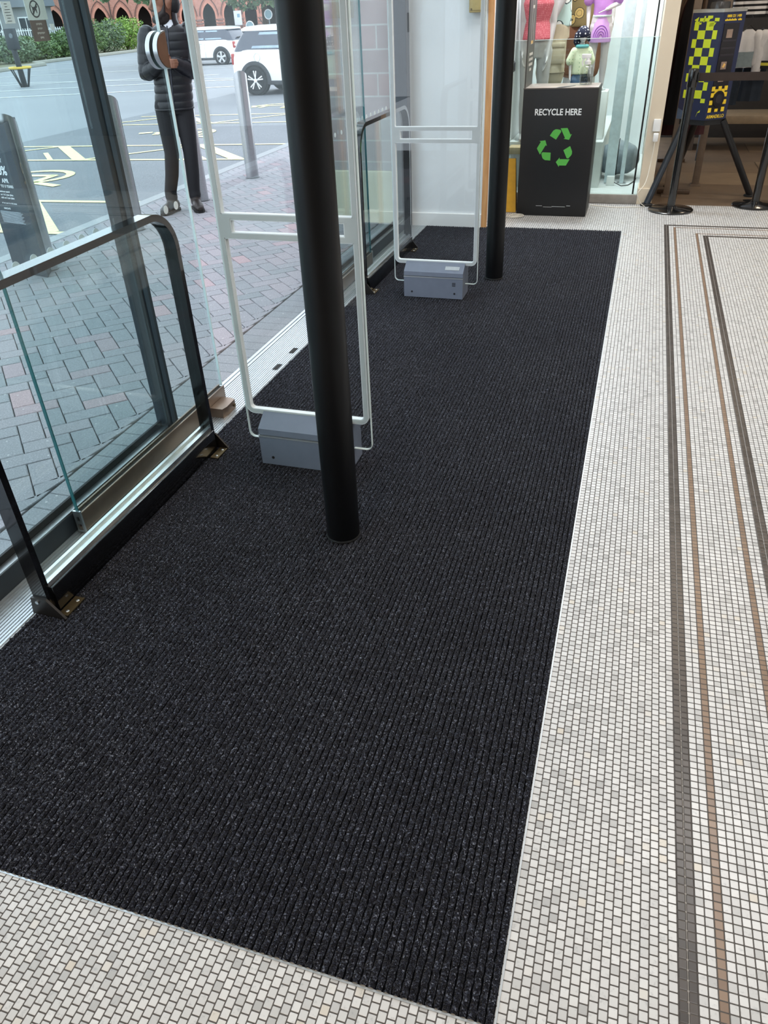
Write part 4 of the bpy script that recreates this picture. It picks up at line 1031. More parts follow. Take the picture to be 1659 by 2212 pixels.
    for an, dr in ((anL, (R*-.55+T*.83).normalized()), (anR, (T*.97+R*.12).normalized())):
        sd = dr.cross(U); g = Vector((an.x, an.y, 0)); b = MB()
        b.loft([(g+U*.155, dr*.052, sd*.048), (g+U*.10, dr*.055, sd*.048), (g+dr*.015+U*.07, dr*.075, sd*.048)], 18)
        S_ = [(-.075, .030, .040), (-.05, .040, .045), (.0, .043, .050), (.06, .042, .042), (.12, .046, .034), (.165, .040, .026), (.19, .024, .018)]
        b.loft([(g+dr*x+U*(.014+h), sd*w, U*h) for x, w, h in S_], 16)
        bo = remesh(b.build('boot', bm_, root), .006)
        b = MB(); pts = [(-.082, .026), (-.05, .043), (.05, .043), (.10, .049), (.16, .044), (.195, .022)]; poly = [(x, w) for x, w in pts]+[(x, -w) for x, w in pts[::-1]]
        v0 = [b.v(g+dr*x+sd*w+U*.001) for x, w in poly]; v1 = [b.v(g+dr*x+sd*w+U*.022) for x, w in poly]; b.skin([v0, v1]); b.build('sole', sole, bo)
        b = MB()
        for q in range(4): x = .045+.022*q; z = .098-.012*q; b.tube([g+dr*x-sd*.024+U*(z-.006), g+dr*x+U*z, g+dr*x+sd*.024+U*(z-.006)], .0028, 6)
        b.build('laces', lace, bo)
man()
# ------------------------------------------------------------------ recycling bin
bin_black = mat('matt_black_board', '#101114', .5, var=.12, scale=6); bin_top = mat('bin_top_reflection', '#a39a91', .25, var=.1, scale=5); green = mat('recycling_green', '#56b04a', .5, var=.02); white_print = mat('white_print', '#e8ecee', .5, var=.02)  # bin top is pale: its bright reflection is put into the colour
def recycling():
    x0, x1, y0, y1, H = -.912, -.343, 6.632, 7.045, .936
    r = thing('recycling_bin', 'black recycling bin with green arrows, lettered RECYCLE HERE, in front of the display', 'bin', ((x0+x1)/2, (y0+y1)/2, 0))
    b = MB(); b.box(x0, x1, y0, y1, .001, H-.004, .003); body = b.build('body', bin_black, r)
    b = MB(); b.box(x0+.006, x1-.006, y0+.006, y1-.006, H-.004, H, .001); top = b.build('top', bin_top, r)
    b = MB(); P = [(-.665, 6.642), (-.62, 6.66), (-.575, 6.72), (-.53, 6.80), (-.54, 6.815), (-.60, 6.77), (-.655, 6.70)]
    b.prism(P, H+.0005, H+.0015, 'z'); b.build('torn_slot', rubber, top)
    b = MB(); b.box(x0-.002, x1+.002, y0-.002, y0+.004, H-.006, H+.002); b.build('front_lip', mat('worn_edge', '#57514c', .5), top)
    # tall header board along one side
    b = MB(); b.prism([(y0+.02, H), (y1-.01, H), (y1-.01, 1.72), (y0+.02, 1.72)], x0+.002, x0+.010, 'x'); h = b.build('header_board', mat('header_board_print', '#3b3735', .4, var=.1), r)
    gp = mat('grey_header_print', '#b7b3ad', .5); xx = x0+.0102
    b = MB()
    for z, ww in ((1.145, .20), (1.11, .22), (1.075, .20), (1.04, .10)): 
        for k in range(6): b.box(xx, xx+.0006, 6.86-ww/2+ww*k/6, 6.86-ww/2+ww*(k+.75)/6, z, z+.018)
    b.build('header_lettering', gp, h)
    b = MB(); b.frame_loop([(6.80, 1.22), (6.92, 1.22), (6.92, 1.50), (6.87, 1.58), (6.85, 1.58), (6.80, 1.50)], [(6.81, 1.23), (6.91, 1.23), (6.91, 1.498), (6.868, 1.566), (6.852, 1.566), (6.81, 1.498)], xx, xx+.0006, 'x'); b.box(xx, xx+.0006, 6.80, 6.92, 1.45, 1.47); b.build('header_outline', gp, h)
    b = MB(); b.box(xx, xx+.0007, 6.80, 6.92, 1.222, 1.242); b.build('header_gold_bar', mat('gold_print', '#c39a52', .4), h)
    cx = (x0+x1)/2
    me = text_mesh('RECYCLE HERE', .062, .0004, .0013, 'CENTER', .865); M = Matrix(((1, 0, 0), (0, 0, 1), (0, 1, 0))).transposed().to_4x4()
    M = Matrix(((1, 0, 0, cx-.008), (0, 0, -1, y0-.0006), (0, 1, 0, .752), (0, 0, 0, 1))); me.transform(M); link('lettering', me, white_print, body, smooth=False)
    # recycling symbol: three folded arrows
    def arrow(k):
        """one chevron arm of the universal loop, rotated in thirds"""
        A = k*2*PI/3; c, s = math.cos(A), math.sin(A); cz = .522; ccx = cx+.006
        def W(p): u, w = p; return (ccx + (u*c - w*s)*.137, y0-.0008, cz + (u*s + w*c)*.137)
        # bottom-right arm: band with arrow head pointing to the lower centre
        for poly in ([(.02, -.78), (.22, -.53), (.22, -.62), (.80, -.62), (.62, -.96), (.22, -.96), (.22, -1.05)],
                     [(.40, -.14), (.76, .08), (.90, -.20), (.90, -.34), (.86, -.42), (.72, -.58), (.62, -.56)]):
            b = MB(); f0 = [b.v(*W(p)) for p in poly]; f1 = [b.v(W(p)[0], y0+.0002, W(p)[2]) for p in poly]; b.skin([f0, f1]); b.build('recycling_arrow', green, body, smooth=False)
    for k in range(3): arrow(k)
    b = MB()
    for k, (u, ww) in enumerate(((-.03, .07), (.06, .11), (-.10, .05), (.14, .03))): b.box(cx+u-ww/2, cx+u+ww/2, y0-.0006, y0+.0002, .070+.004*k, .0725+.0045*k)
    b.build('scuff', mat('scuff_white', '#b9bbbd', .6), body)
recycling()
def spray_bottle():
    x, y, z = -.463, 6.90, .9365; r = thing('spray_bottle', 'clear sanitiser spray bottle standing on the recycling bin', 'bottle', (x, y, z))
    b = MB(); b.lathe([(.044, 0), (.050, .004), (.051, .07), (.050, .10), (.044, .118), (.026, .130), (.022, .138)], (x, y, z), 28); bd = b.build('body', glass('bottle_plastic', (.86, .87, .87), .9, .06), r)
    b = MB(); b.lathe([(.048, .004), (.049, .055), (.047, .056)], (x, y, z), 24); b.build('liquid', glass('liquid_clear', (.86, .86, .85), .5), bd)
    b = MB(); b.box(x-.035, x+.035, y-.053, y-.051, z+.022, z+.075); b.build('label', glass('faint_label', (.80, .80, .78), .4), bd)
    b = MB()
    for k in range(5): b.box(x-.012+.006*k, x-.009+.006*k, y-.0545, y-.053, z+.03+.008*(k % 3), z+.042+.008*(k % 2))
    b.build('printed_marks', ink, bd)
    b = MB(); b.lathe([(.024, .136), (.025, .158), (.014, .162), (.012, .178)], (x, y, z), 20); nk = b.build('collar', mat('clear_white_plastic', '#dcdddf', .4), r)
    b = MB(); b.box(x-.05, x+.022, y-.012, y+.012, z+.176, z+.205, .005); b.tube([(x-.030, y, z+.178), (x-.042, y, z+.150), (x-.036, y, z+.128)], .006, 8); b.build('trigger_head', mat('clear_white_plastic', '#dcdddf', .4), r)
spray_bottle()
# ------------------------------------------------------------------ glass barrier of the display
def barrier():
    r = thing('glass_barrier', 'low clear glass barrier along the front of the mannequin display', 'barrier', (-.5, 7.18, 0))
    b = MB(); b.box(-1.12, .05, 7.174, 7.186, .075, 1.232); b.build('pane', glass_low, r, smooth=False)
    b = MB(); b.box(-1.12, .05, 7.173, 7.187, 1.230, 1.2335); b.build('top_edge', pale_edge, r)
    b = MB(); b.box(.002, .016, 7.168, 7.192, .08, 1.225, .002); b.build('end_seal', rubber, r)
    b = MB(); b.box(-1.12, .054, 7.155, 7.200, .002, .074, .003); b.build('plinth', mat('grey_plinth', '#8f8b86', .5), r)
    b = MB(); b.box(.0, .012, 7.30, 7.312, .95, 2.6); b.build('reflection_strip', rubber, r)  # black strip added to draw a dark reflection by the partition
barrier()
for xx, lab in ((-.215, 'pale blue-grey upright standing on the display floor behind the glass'), (-.105, 'slim pale upright next to the partition behind the glass')):
    r = thing('display_upright', lab, 'pole', (xx, 7.66, .075))
    b = MB(); hw = .045 if xx < -.15 else .018; b.box(xx-hw, xx+hw, 7.63, 7.68, .075, 3.29, .004); b.build('shaft', mat('pale_blue_upright', '#d3e2ea', .45), r)
    b = MB(); b.box(xx-.04, xx+.04, 7.615, 7.695, .075, .083); b.build('foot_plate', alu, r)
def sack():
    r = thing('grey_bundle', 'grey wrapped bundle lying on the display floor behind the glass', 'bundle', (-.08, 7.95, .075))
    b = MB(); b.limb([(-.25, 7.95, .235), (-.17, 7.96, .25), (-.11, 7.95, .24)], [.13, .155, .14], 20)
    o = remesh(b.build('wrapping', mat('grey_plastic_film', '#8b979f', .3, var=.3, scale=8, bump=.5), r), .012)
    b = MB(); b.tube([(-.17, 7.957+.155*math.cos(i*PI/12), .25+.155*math.sin(i*PI/12)) for i in range(24)], .004, 6, closed=True); b.build('tie', rubber, r)
sack()
r = thing('socket_box', 'small white socket box on the display floor with a black lead', 'socket', (-.20, 7.55, .075))
b = MB(); b.box(-.235, -.165, 7.53, 7.57, .075, .155, .006); b.build('body', white_paint, r)
b = MB(); b.tube([(-.165, 7.55, .10), (-.10, 7.50, .082), (-.04, 7.56, .080), (.0, 7.70, .082), (.02, 7.85, .082)], .004, 8); b.build('lead', rubber, r)
# ------------------------------------------------------------------ mannequins
man_skin = mat('mannequin_grey', '#a9a6a5', .35, var=.03); man_pale = mat('mannequin_pale', '#c9c2c4', .35, var=.03)
def mannequin(label, loc, rz_, k, skin_, head=False, arm_pose=None, clothes=()):
    """headless display figure facing -y, unit height about 1.55 at the neck; k scales it"""
    r = thing('mannequin', label, 'mannequin', loc, rz_); r.scale = (k, k, k)
    b = MB(); X, Y, U = Vector((1, 0, 0)), Vector((0, 1, 0)), Vector((0, 0, 1))
    b.loft([((0, 0, .78), X*.13, Y*.095), ((0, 0, .90), X*.155, Y*.105), ((0, 0, 1.06), X*.125, Y*.085), ((0, -.01, 1.25), X*.15, Y*.10), ((0, 0, 1.40), X*.165, Y*.08), ((0, 0, 1.46), X*.07, Y*.06), ((0, 0, 1.54), X*.052, Y*.055)], 24)
    for s in (1, -1):
        b.limb([(s*.085, 0, .84), (s*.09, -.015, .48), (s*.09, .0, .30), (s*.095, .015, .07)], [.085, .056, .056, .034], 16)
        b.limb([(s*.095, .03, .035), (s*.10, -.15, .022)], [.034, .022], 12)
        A = (arm_pose or {}).get(s, [(s*.185, 0, 1.385), (s*.225, .02, 1.10), (s*.235, -.06, .86)])
        b.limb(A[:2], [.048, .038], 14); b.limb(A[1:], [.037, .024], 14)
        d = (Vector(A[2])-Vector(A[1])).normalized(); hand(b, A[2], d, (-s, 0, 0) if abs(d.x) < .6 else (0, 1, 0), (0, -1, 0) if abs(d.y) < .8 else (0, 0, 1), .25, .95)
    if head: head_shape(b, (0, -.01, 1.665), (0, -1, 0), 1.15)
    body = b.build('body', skin_, r, rel=False); remesh(body, .008)
    b = MB(); b.lathe([(.17, 0), (.17, .008), (.165, .011)], (0, 0, .001), 32); b.build('stand_plate', alu, r, rel=False)
    return r
def cloth(r, name, m, secs, n=28, vox=None, limbs=()):
    b = MB(); X, Y = Vector((1, 0, 0)), Vector((0, 1, 0))
    if secs:
        R = [b.ring(Vector((cx, cy, z)), X*a, Y*d, n) for cx, cy, z, a, d in secs]
        b.skin(R)
    for pts, rs in limbs: b.limb(pts, rs, 18)
    o = b.build(name, m, r, rel=False)
    if vox: remesh(o, vox)
    return o
khaki = mat('stone_cotton', '#b0a58d', .85, var=.08, scale=12, bump=.3); brown_c = mat('brown_cotton', '#6d4630', .85, var=.1, scale=12); stitch = mat('pocket_stitch', '#7d7360', .9)
# teal floral shirt, side on
A_ = mannequin('headless mannequin in teal floral shirt and stone cargo shorts, turned side on', (-.86, 7.98, .45), -PI/2+.25, 1.03, man_skin,
    arm_pose={1: [(.19, .0, 1.385), (.235, .06, 1.10), (.245, -.06, .86)], -1: [(-.185, 0, 1.385), (-.215, .0, 1.12), (-.215, -.10, .90)]})
sh = cloth(A_, 'shirt', m_floral('teal_floral', '#a9c2bd', '#d6dcd8', '#39494b'), [(0, -.005, .825, .185, .150), (0, -.005, .95, .175, .14), (0, -.01, 1.25, .175, .13), (0, 0, 1.40, .185, .105), (0, 0, 1.47, .08, .075)], vox=.01, limbs=[([(s*.18, 0, 1.39), (s*.225, .02, 1.17)], [.072, .082]) for s in (1, -1)])
so = cloth(A_, 'shorts', khaki, [(0, 0, .74, .170, .135), (0, 0, .98, .160, .125)], vox=.01, limbs=[([(s*.085, 0, .82), (s*.10, -.01, .47)], [.105, .112]) for s in (1, -1)])
b = MB(); b.box(.195, .212, -.07, .07, .56, .70, .004); b.box(.197, .216, -.075, .075, .68, .715, .003); b.build('cargo_pocket', khaki, so, rel=False)
b = MB(); b.tube([(.10+.113*math.cos(i*PI/14), -.01+.113*math.sin(i*PI/14), .492) for i in range(28)], .004, 6, closed=True); b.build('hem_stitch', stitch, so, rel=False)
B_ = mannequin('headless mannequin in olive leaf-print shirt and brown shorts, behind the toddler figure', (-.645, 8.55, .45), .15, 1.05, man_skin)
cloth(B_, 'shirt', m_floral('olive_leaf_print', '#6b5a36', '#a58950', '#2e2718'), [(0, 0, .79, .155, .145), (0, 0, 1.0, .15, .135), (0, -.01, 1.25, .172, .13), (0, 0, 1.40, .185, .105), (0, 0, 1.47, .08, .075)], vox=.01, limbs=[([(s*.18, 0, 1.39), (s*.22, .02, 1.17)], [.072, .082]) for s in (1, -1)])
cloth(B_, 'shorts', brown_c, [(0, 0, .72, .150, .12), (0, 0, .98, .145, .11)], vox=.01, limbs=[([(s*.078, 0, .80), (s*.085, -.01, .46)], [.10, .088]) for s in (1, -1)])
F_ = mannequin('headless mannequin in coral red spotted dress at the post side of the display', (-.952, 7.55, .45), .1, .82, man_skin,
    arm_pose={1: [(.14, 0, 1.385), (.155, .0, 1.08), (.12, -.08, .80)], -1: [(-.14, 0, 1.385), (-.145, .02, 1.10), (-.14, -.04, .85)]})
cloth(F_, 'dress', m_dots('coral_dots', '#a8505a', '#c27a80', 60, .3), [(.0, 0, .94, .155, .15), (.0, 0, .97, .15, .145), (0, 0, 1.10, .125, .11), (0, -.01, 1.25, .158, .125), (0, 0, 1.42, .12, .09), (0, 0, 1.46, .08, .075)], vox=.009)
def pedestal(x, y, z0, z1, s, label):
    r = thing('display_plinth', label, 'plinth', (x, y, z0)); b = MB(); b.box(x-s, x+s, y-s, y+s, z0+.001, z1, .004); b.build('block', white_paint, r)
    b = MB(); b.box(x-s+.02, x+s-.02, y-s+.02, y+s-.02, z1, z1+.003); b.build('top_sheet', mat('display_platform', '#cfd3d2', .5), r)
pedestal(-.44, 7.70, .451, .825, .125, 'white plinth under the girl figure'); pedestal(-.575, 7.505, .451, .62, .075, 'small white plinth under the toddler figure')
G_ = mannequin('girl mannequin in lilac top and rainbow print skirt near the partition', (-.437, 7.70, .829), .1, .555, man_pale, head=True,
    arm_pose={1: [(.17, 0, 1.37), (.235, .03, 1.13), (.05, -.14, 1.06)], -1: [(-.17, 0, 1.37), (-.21, .05, 1.12), (-.20, -.03, .86)]})
pink = mat('lilac_cotton', '#b77fc4', .8, var=.08, scale=8)
cloth(G_, 'top', pink, [(0, 0, .96, .135, .10), (0, 0, 1.1, .135, .105), (0, 0, 1.38, .17, .10), (0, 0, 1.45, .08, .08)], vox=.012, limbs=[([(s*.165, 0, 1.38), (s*.22, .02, 1.18)], [.068, .075]) for s in (1, -1)])
sk = cloth(G_, 'skirt', mat('pink_skirt_cloth', '#c79bd2', .8, var=.05), [(0, 0, .64, .160, .150), (0, 0, .66, .162, .152), (0, 0, .80, .150, .135), (0, 0, .98, .125, .095)], n=40)
b = MB()
for i, rr in enumerate((.105, .080, .055, .032)):
    pts = []
    for j in range(17):
        a = PI*j/16; x = rr*math.cos(a); z = .70+rr*1.5*math.sin(a); t = (z-.66)/.32; w = .152-.055*max(0, t); pts.append((x, -math.sqrt(max(0, 1-(x/.155)**2))*w-.004, z))
    b.tube(pts, .009, 6)
b.build('rainbow_print', mat('rainbow_violet', '#9a63b8', .8), sk, rel=False)
b = MB(); b.tube([(.128*math.cos(i*PI/12), .10*math.sin(i*PI/12), .975) for i in range(24)], .014, 8, closed=True); b.build('waistband', mat('pale_mint_cloth', '#cfe0dd', .8), sk, rel=False)
E_ = mannequin('toddler mannequin in navy polka-dot flap hat, pale print shirt and denim shorts', (-.565, 7.505, .624), .35, .37, man_pale, head=True)
cloth(E_, 'shirt', m_dots('pale_print', '#dfe3c4', '#a7bf9d', 14, .2), [(0, 0, .92, .19, .15), (0, 0, 1.2, .185, .14), (0, 0, 1.40, .17, .11), (0, 0, 1.48, .09, .09)], vox=.02, limbs=[([(s*.165, 0, 1.38), (s*.25, .02, 1.18)], [.08, .09]) for s in (1, -1)])
cloth(E_, 'shorts', mat('blue_denim', '#4f6a8a', .85, var=.2, scale=20), [(0, 0, .72, .165, .13), (0, 0, .98, .16, .12)], vox=.02, limbs=[([(s*.09, 0, .82), (s*.10, 0, .5)], [.11, .115]) for s in (1, -1)])
hatm = m_dots('navy_polka', '#141a33', '#eef0f2', 17, .3)
b = MB(); b.skin([b.ring(Vector((0, -.01, 1.70+.16*math.sin(a*PI/24))), Vector((.145*math.cos(a*PI/24), 0, 0)), Vector((0, .155*math.cos(a*PI/24), 0)), 24) for a in range(-3, 13)])
b.limb([(-.13, 0, 1.70), (-.155, .01, 1.56), (-.10, .0, 1.42)], [.055, .055, .03], 12); b.limb([(.13, .02, 1.70), (.15, .03, 1.58)], [.05, .04], 12); b.limb([(0, .13, 1.68), (0, .15, 1.5)], [.09, .06], 12)
remesh(b.build('flap_hat', hatm, E_, rel=False), .014)
b = MB(); b.tube([(.12*math.cos(i*PI/12), .10*math.sin(i*PI/12)-.01, 1.47) for i in range(24)], .035, 8, closed=True); b.build('scarf', mat('turquoise_cloth', '#6fb9bd', .8), E_, rel=False)
# ------------------------------------------------------------------ beside the bin: leaning wet floor sign, cable, low table
def wet_sign():
    r = thing('floor_sign', 'yellow folding floor sign leaning behind the round post beside the bin', 'sign', (-1.0, 6.78, 0))
    b = MB(); ym = mat('yellow_plastic', '#d9a21c', .4, var=.08)
    def leaf(dy): b2 = MB(); b2.hexa([(-1.055, 6.72+dy, .002), (-.93, 6.72+dy, .002), (-.93, 6.735+dy, .002), (-1.055, 6.735+dy, .002), (-1.045, 6.86+dy*.3, .40), (-.975, 6.86+dy*.3, .40), (-.975, 6.872+dy*.3, .40), (-1.045, 6.872+dy*.3, .40)]); return b2
    leaf(0).build('front_leaf', ym, r); leaf(.06).build('rear_leaf', mat('scuffed_brown_leaf', '#6e4c24', .6), r)
wet_sign()
r = thing('side_table', 'small pale wood table end seen between the post and the recycling bin', 'table', (-1.02, 7.32, .075))
b = MB(); b.box(-1.10, -.93, 7.24, 7.40, .375, .43, .003); b.build('top', m_wood('pale_oak', '#b7a07a', '#cbb590'), r)
for lx, ly in ((-1.085, 7.26), (-.945, 7.26), (-1.085, 7.38), (-.945, 7.38)):
    b = MB(); b.box(lx-.012, lx+.012, ly-.012, ly+.012, .075, .375); b.build('leg', white_paint, r)
r = thing('wall_bracket', 'small dark grey box fixed on the white wall end behind the round post', 'box', (-1.10, 7.0, 1.05))
b = MB(); b.box(-1.125, -1.055, 7.0, 7.05, 1.02, 1.10, .004); b.build('body', mat('dark_grey_box', '#4f5559', .5), r)
b = MB(); b.box(-1.05, -1.045, 7.01, 7.04, 1.03, 1.09); b.box(-1.056, -1.049, 7.012, 7.038, 1.035, 1.085); b.build('cover', mat('dark_grey_cover', '#5d6468', .4), r)

def cable(name, label, pts, m, rad=.0035):
    P = [Vector(p) for p in pts]; out = []
    for i in range(len(P)-1):
        p0, p1, p2, p3 = P[max(i-1, 0)], P[i], P[i+1], P[min(i+2, len(P)-1)]
        for k in range(8):
            t = k/8; out.append(.5*((2*p1)+(p2-p0)*t+(2*p0-5*p1+4*p2-p3)*t*t+(3*p1-p0-3*p2+p3)*t**3))
    out.append(P[-1]); b = MB(); b.tube(out, rad, 8); return tag(b.build(name, m, loc=out[-1]), label, 'cable')
wc = mat('white_flex', '#d9d4c8', .5)
cable('coiled_lead', 'white lead lying coiled on the mosaic at the foot of the round post', [(-.93+.055*math.cos(a*.7)+.002*a, 6.55+.045*math.sin(a*.7), .005+.0006*a) for a in range(26)], wc)
r = thing('wall_socket', 'small white socket with plugged adaptor on the partition end', 'socket', (.125, 7.15, .62))
b = MB(); b.box(.095, .155, 7.145, 7.17, .57, .66, .004); sp = b.build('plate', white_paint, r)
b = MB(); b.box(.108, .148, 7.10, 7.145, .50, .56, .006); b.build('adaptor', white_paint, r)
cable('power_lead', 'white power lead drooping from the partition socket and running over the mosaic to the bin', [(.128, 7.10, .50), (.12, 7.08, .35), (.10, 7.02, .2), (.05, 6.98, .12), (.085, 7.02, .04), (.12, 7.04, .006), (.03, 7.03, .005), (-.12, 7.0, .005), (-.33, 7.06, .005)], wc)
# ------------------------------------------------------------------ belt barrier posts
belt_m = mat('belt_webbing', '#2a1f1b', .8)
def stanchion(x, y, label, belt_to=None):
    r = thing('belt_barrier_post', label, 'barrier post', (x, y, 0), group='black belt barrier posts at the shop opening')
    b = MB(); b.lathe([(.181, .001), (.181, .010), (.172, .017), (.06, .026), (.045, .034), (.036, .036)], (x, y, 0), 48); b.build('base', black, r)
    b = MB(); b.lathe([(.032, .034), (.032, .90)], (x, y, 0), 28); b.build('pole', black, r)
    b = MB(); b.lathe([(.0335, .90), (.0365, .905), (.0365, 1.012), (.033, 1.022), (.026, 1.026)], (x, y, 0), 28); hd = b.build('head', black, r)
    b = MB(); b.box(x+.034, x+.046, y-.02, y+.02, .935, 1.0, .002); b.build('belt_slot', rubber, hd)
    if belt_to:
        b = MB(); x1, y1 = belt_to; b.box(x+.04, x1, y-.001, y+.001, .940, .996); b.build('belt', belt_m, hd)
stanchion(.330, 6.965, 'black belt barrier post with round base before the tripod, belt pulled out', (1.93, 6.965))
stanchion(1.005, 7.215, 'black belt barrier post beside the outer tripod foot')
stanchion(1.972, 6.965, 'black belt barrier post catching the far end of the belt')
# ------------------------------------------------------------------ camera tower on tripod
def tower():
    r = thing('security_camera_tower', 'navy camera tower with yellow chequers on a black tripod behind the belt', 'camera tower', (.46, 7.36, 0))
    navy = mat('navy_casing', '#1c2547', .4, var=.08); lime = mat('fluorescent_yellow', '#c9d928', .5, var=.03); amber = mat('yellow_print', '#e3c52e', .5)
    A, B, C, D = (.272, 7.36), (.487, 7.225), (.655, 7.36), (.46, 7.55); z0, z1 = .640, 1.372
    b = MB(); b.prism([A, B, C, D], z0, z1, 'z'); body = b.build('casing', navy, r, smooth=False)
    b = MB(); b.prism([(.268, 7.36), (.487, 7.219), (.660, 7.36), (.46, 7.556)], z1, z1+.022, 'z'); b.build('top_trim', mat('worn_alloy_trim', '#a7a7a3', .4, .7), r)
    b = MB(); b.lathe([(.075, 0), (.075, .02), (.07, .045), (.03, .055)], (.46, 7.38, z1+.02), 28); b.build('dome', mat('dark_dome', '#3c3b3c', .2), r)
    def face(P, Q):
        P = Vector((P[0], P[1], 0)); Q = Vector((Q[0], Q[1], 0)); x = (Q-P).normalized(); n = x.cross(Vector((0, 0, 1))); return P, x, n, (Q-P).length
    def plate(name, P, x, n, poly, m, parent=body, t=.0012, h=0.0):
        b = MB(); f0 = [b.v(P+x*u+n*h+Vector((0, 0, w))) for u, w in poly]; f1 = [b.v(P+x*u+n*(h+t)+Vector((0, 0, w))) for u, w in poly]; b.skin([f0, f1]); return b.build(name, m, parent, smooth=False)
    P, x, n, L = face(A, B); m0 = .028; c = (L-2*m0)/3.2; rows = 11; rh = .058; zb = .735
    k = 0
    for i in range(rows):
        zc = zb+i*rh
        cells = [(m0+c*.6, m0+c*1.6), (m0+c*2.6, m0+c*3.2)] if i % 2 == 0 else [(m0, m0+c*.6), (m0+c*1.6, m0+c*2.6)]
        for u0, u1 in cells:
            if i == 0: plate('chequer', P, x, n, [(u0, zc+.028), (u1, zc+.028), (u1, zc+rh), (u0, zc+rh)], lime)
            elif i >= 10: plate('chequer', P, x, n, [(u0, zc), (u1, zc), (u1, zc+.022), (u0, zc+.022)], lime)
            else: plate('chequer', P, x, n, [(u0, zc), (u1, zc), (u1, zc+rh), (u0, zc+rh)], lime)
    for poly in ([(.02, 1.325), (.055, 1.345), (.05, 1.31)], [(.095, 1.31), (.105, 1.31), (.112, 1.35), (.10, 1.35)], [(.125, 1.31), (.14, 1.31), (.148, 1.33), (.17, 1.335), (.17, 1.352), (.13, 1.352)], [(.055, 1.295), (.08, 1.295), (.085, 1.308), (.06, 1.308)], [(.15, 1.28), (.19, 1.285), (.205, 1.308), (.155, 1.305)], [(.17, .66), (.185, .705), (.178, .69)], [(.175, .69), (.20, .712), (.198, .695)]):
        plate('logo_fragment', P, x, n, poly, lime)
    P2, x2, n2, L2 = face(B, C)
    blk = mat('black_panel', '#15131a', .3); pl = plate('sensor_panel', P2, x2, n2, [(.022, .70), (L2-.045, .70), (L2-.045, 1.30), (.022, 1.30)], blk, t=.004)
    glassy = mat('sensor_window', '#8d7b70', .25); lampm = mat('sensor_lamp', '#e0b568', .3)
    for zc, m_, s_ in ((1.232, glassy, .028), (1.02, glassy, .026), (.935, glassy, .026)):
        q = plate('sensor_window', P2, x2, n2, [(.085-s_, zc-s_), (.085+s_, zc-s_), (.085+s_, zc+s_), (.085-s_, zc+s_)], m_, pl, .002, .004)
        if abs(zc-1.02) < .01: plate('lamp', P2, x2, n2, [(.085-.014, zc-.010), (.085+.004, zc-.016), (.085+.016, zc+.006), (.085, zc+.018)], lampm, q, .001, .006)
    for zc in (1.13, 1.18, 1.085): plate('louvre', P2, x2, n2, [(.03, zc), (L2-.055, zc), (L2-.055, zc+.012), (.03, zc+.012)], mat('louvre_grey', '#2a2630', .4), pl, .003, .004)
    # round speaker with chequers about it
    cz, cu = .79, .095
    for (u, w) in ((.03, .862), (.095, .862), (.155, .862), (.062, .842), (.130, .842), (.03, .818), (.16, .818), (.028, .765), (.165, .765), (.028, .712), (.16, .712), (.095, .708)):
        hh = .012 if w in (.708,) else .018
        plate('small_chequer', P2, x2, n2, [(u-.016, w-hh*.9), (u+.016, w-hh*.9), (u+.016, w+hh*.9), (u-.016, w+hh*.9)], amber, pl, .0012, .004)
    def circ(r_): return [(cu+r_*math.cos(i*PI/16), cz+r_*math.sin(i*PI/16)) for i in range(32)]
    s1 = plate('speaker', P2, x2, n2, circ(.056), blk, pl, .008, .004); plate('speaker_cone', P2, x2, n2, circ(.032), mat('cone_grey', '#26242c', .5), s1, .002, .012)
    join_text('maker_lettering', [('ARMADILLO', .034, .10, .652, .0006, 'CENTER', .95)], amber, body, P2+n2*.0005, x2, (0, 0, 1))
    join_text('telephone_lettering', [('0800 221 1408', .024, .105, 1.338, .0005, 'CENTER', .95)], amber, body, P2+n2*.0005, x2, (0, 0, 1))
    b = MB()
    for i in range(13):
        if i in (9,): continue
        u = .022+.0125*i; q0 = P2+x2*u+n2*.001; q1 = P2+x2*(u+.0105)+n2*.001
        hh = .010+.004*((i*3) % 2); b.hexa([q0+Vector((0, 0, 1.315)), q1+Vector((0, 0, 1.315)), q1+n2*.0008+Vector((0, 0, 1.315)), q0+n2*.0008+Vector((0, 0, 1.315)), q0+Vector((0, 0, 1.315+hh)), q1+Vector((0, 0, 1.315+hh)), q1+n2*.0008+Vector((0, 0, 1.315+hh)), q0+n2*.0008+Vector((0, 0, 1.315+hh))])
    b.build('small_lettering', amber, body, smooth=False)
    plate('chipped_corner', P, x, n, [(.0, .64), (.07, .64), (.05, .70), (.0, .72)], mat('scuffed_blue_grey', '#42526a', .6), body, .0015, .0003)
    tri = mat('tripod_black', '#17181b', .4); b = MB(); b.prism([(.30, 7.365), (.49, 7.26), (.645, 7.37), (.46, 7.53)], .598, .64, 'z'); b.build('cradle', tri, r)
    for top, foot, nm in (((.345, 7.33, .63), (.135, 7.12, .012), 1), ((.635, 7.37, .63), (1.00, 7.585, .012), 2), ((.45, 7.53, .63), (.33, 7.93, .012), 3)):
        b = MB(); b.tube([top, foot], .027, 14); lg = b.build('leg', tri if nm != 1 else mat('tripod_blue_highlight', '#27303a', .35), r)  # first leg coloured bluer to carry the bluish highlights on it
        b = MB(); b.lathe([(.052, .003), (.052, .012), (.04, .018)], (foot[0], foot[1], 0), 24); b.build('foot', rubber, lg)
tower()
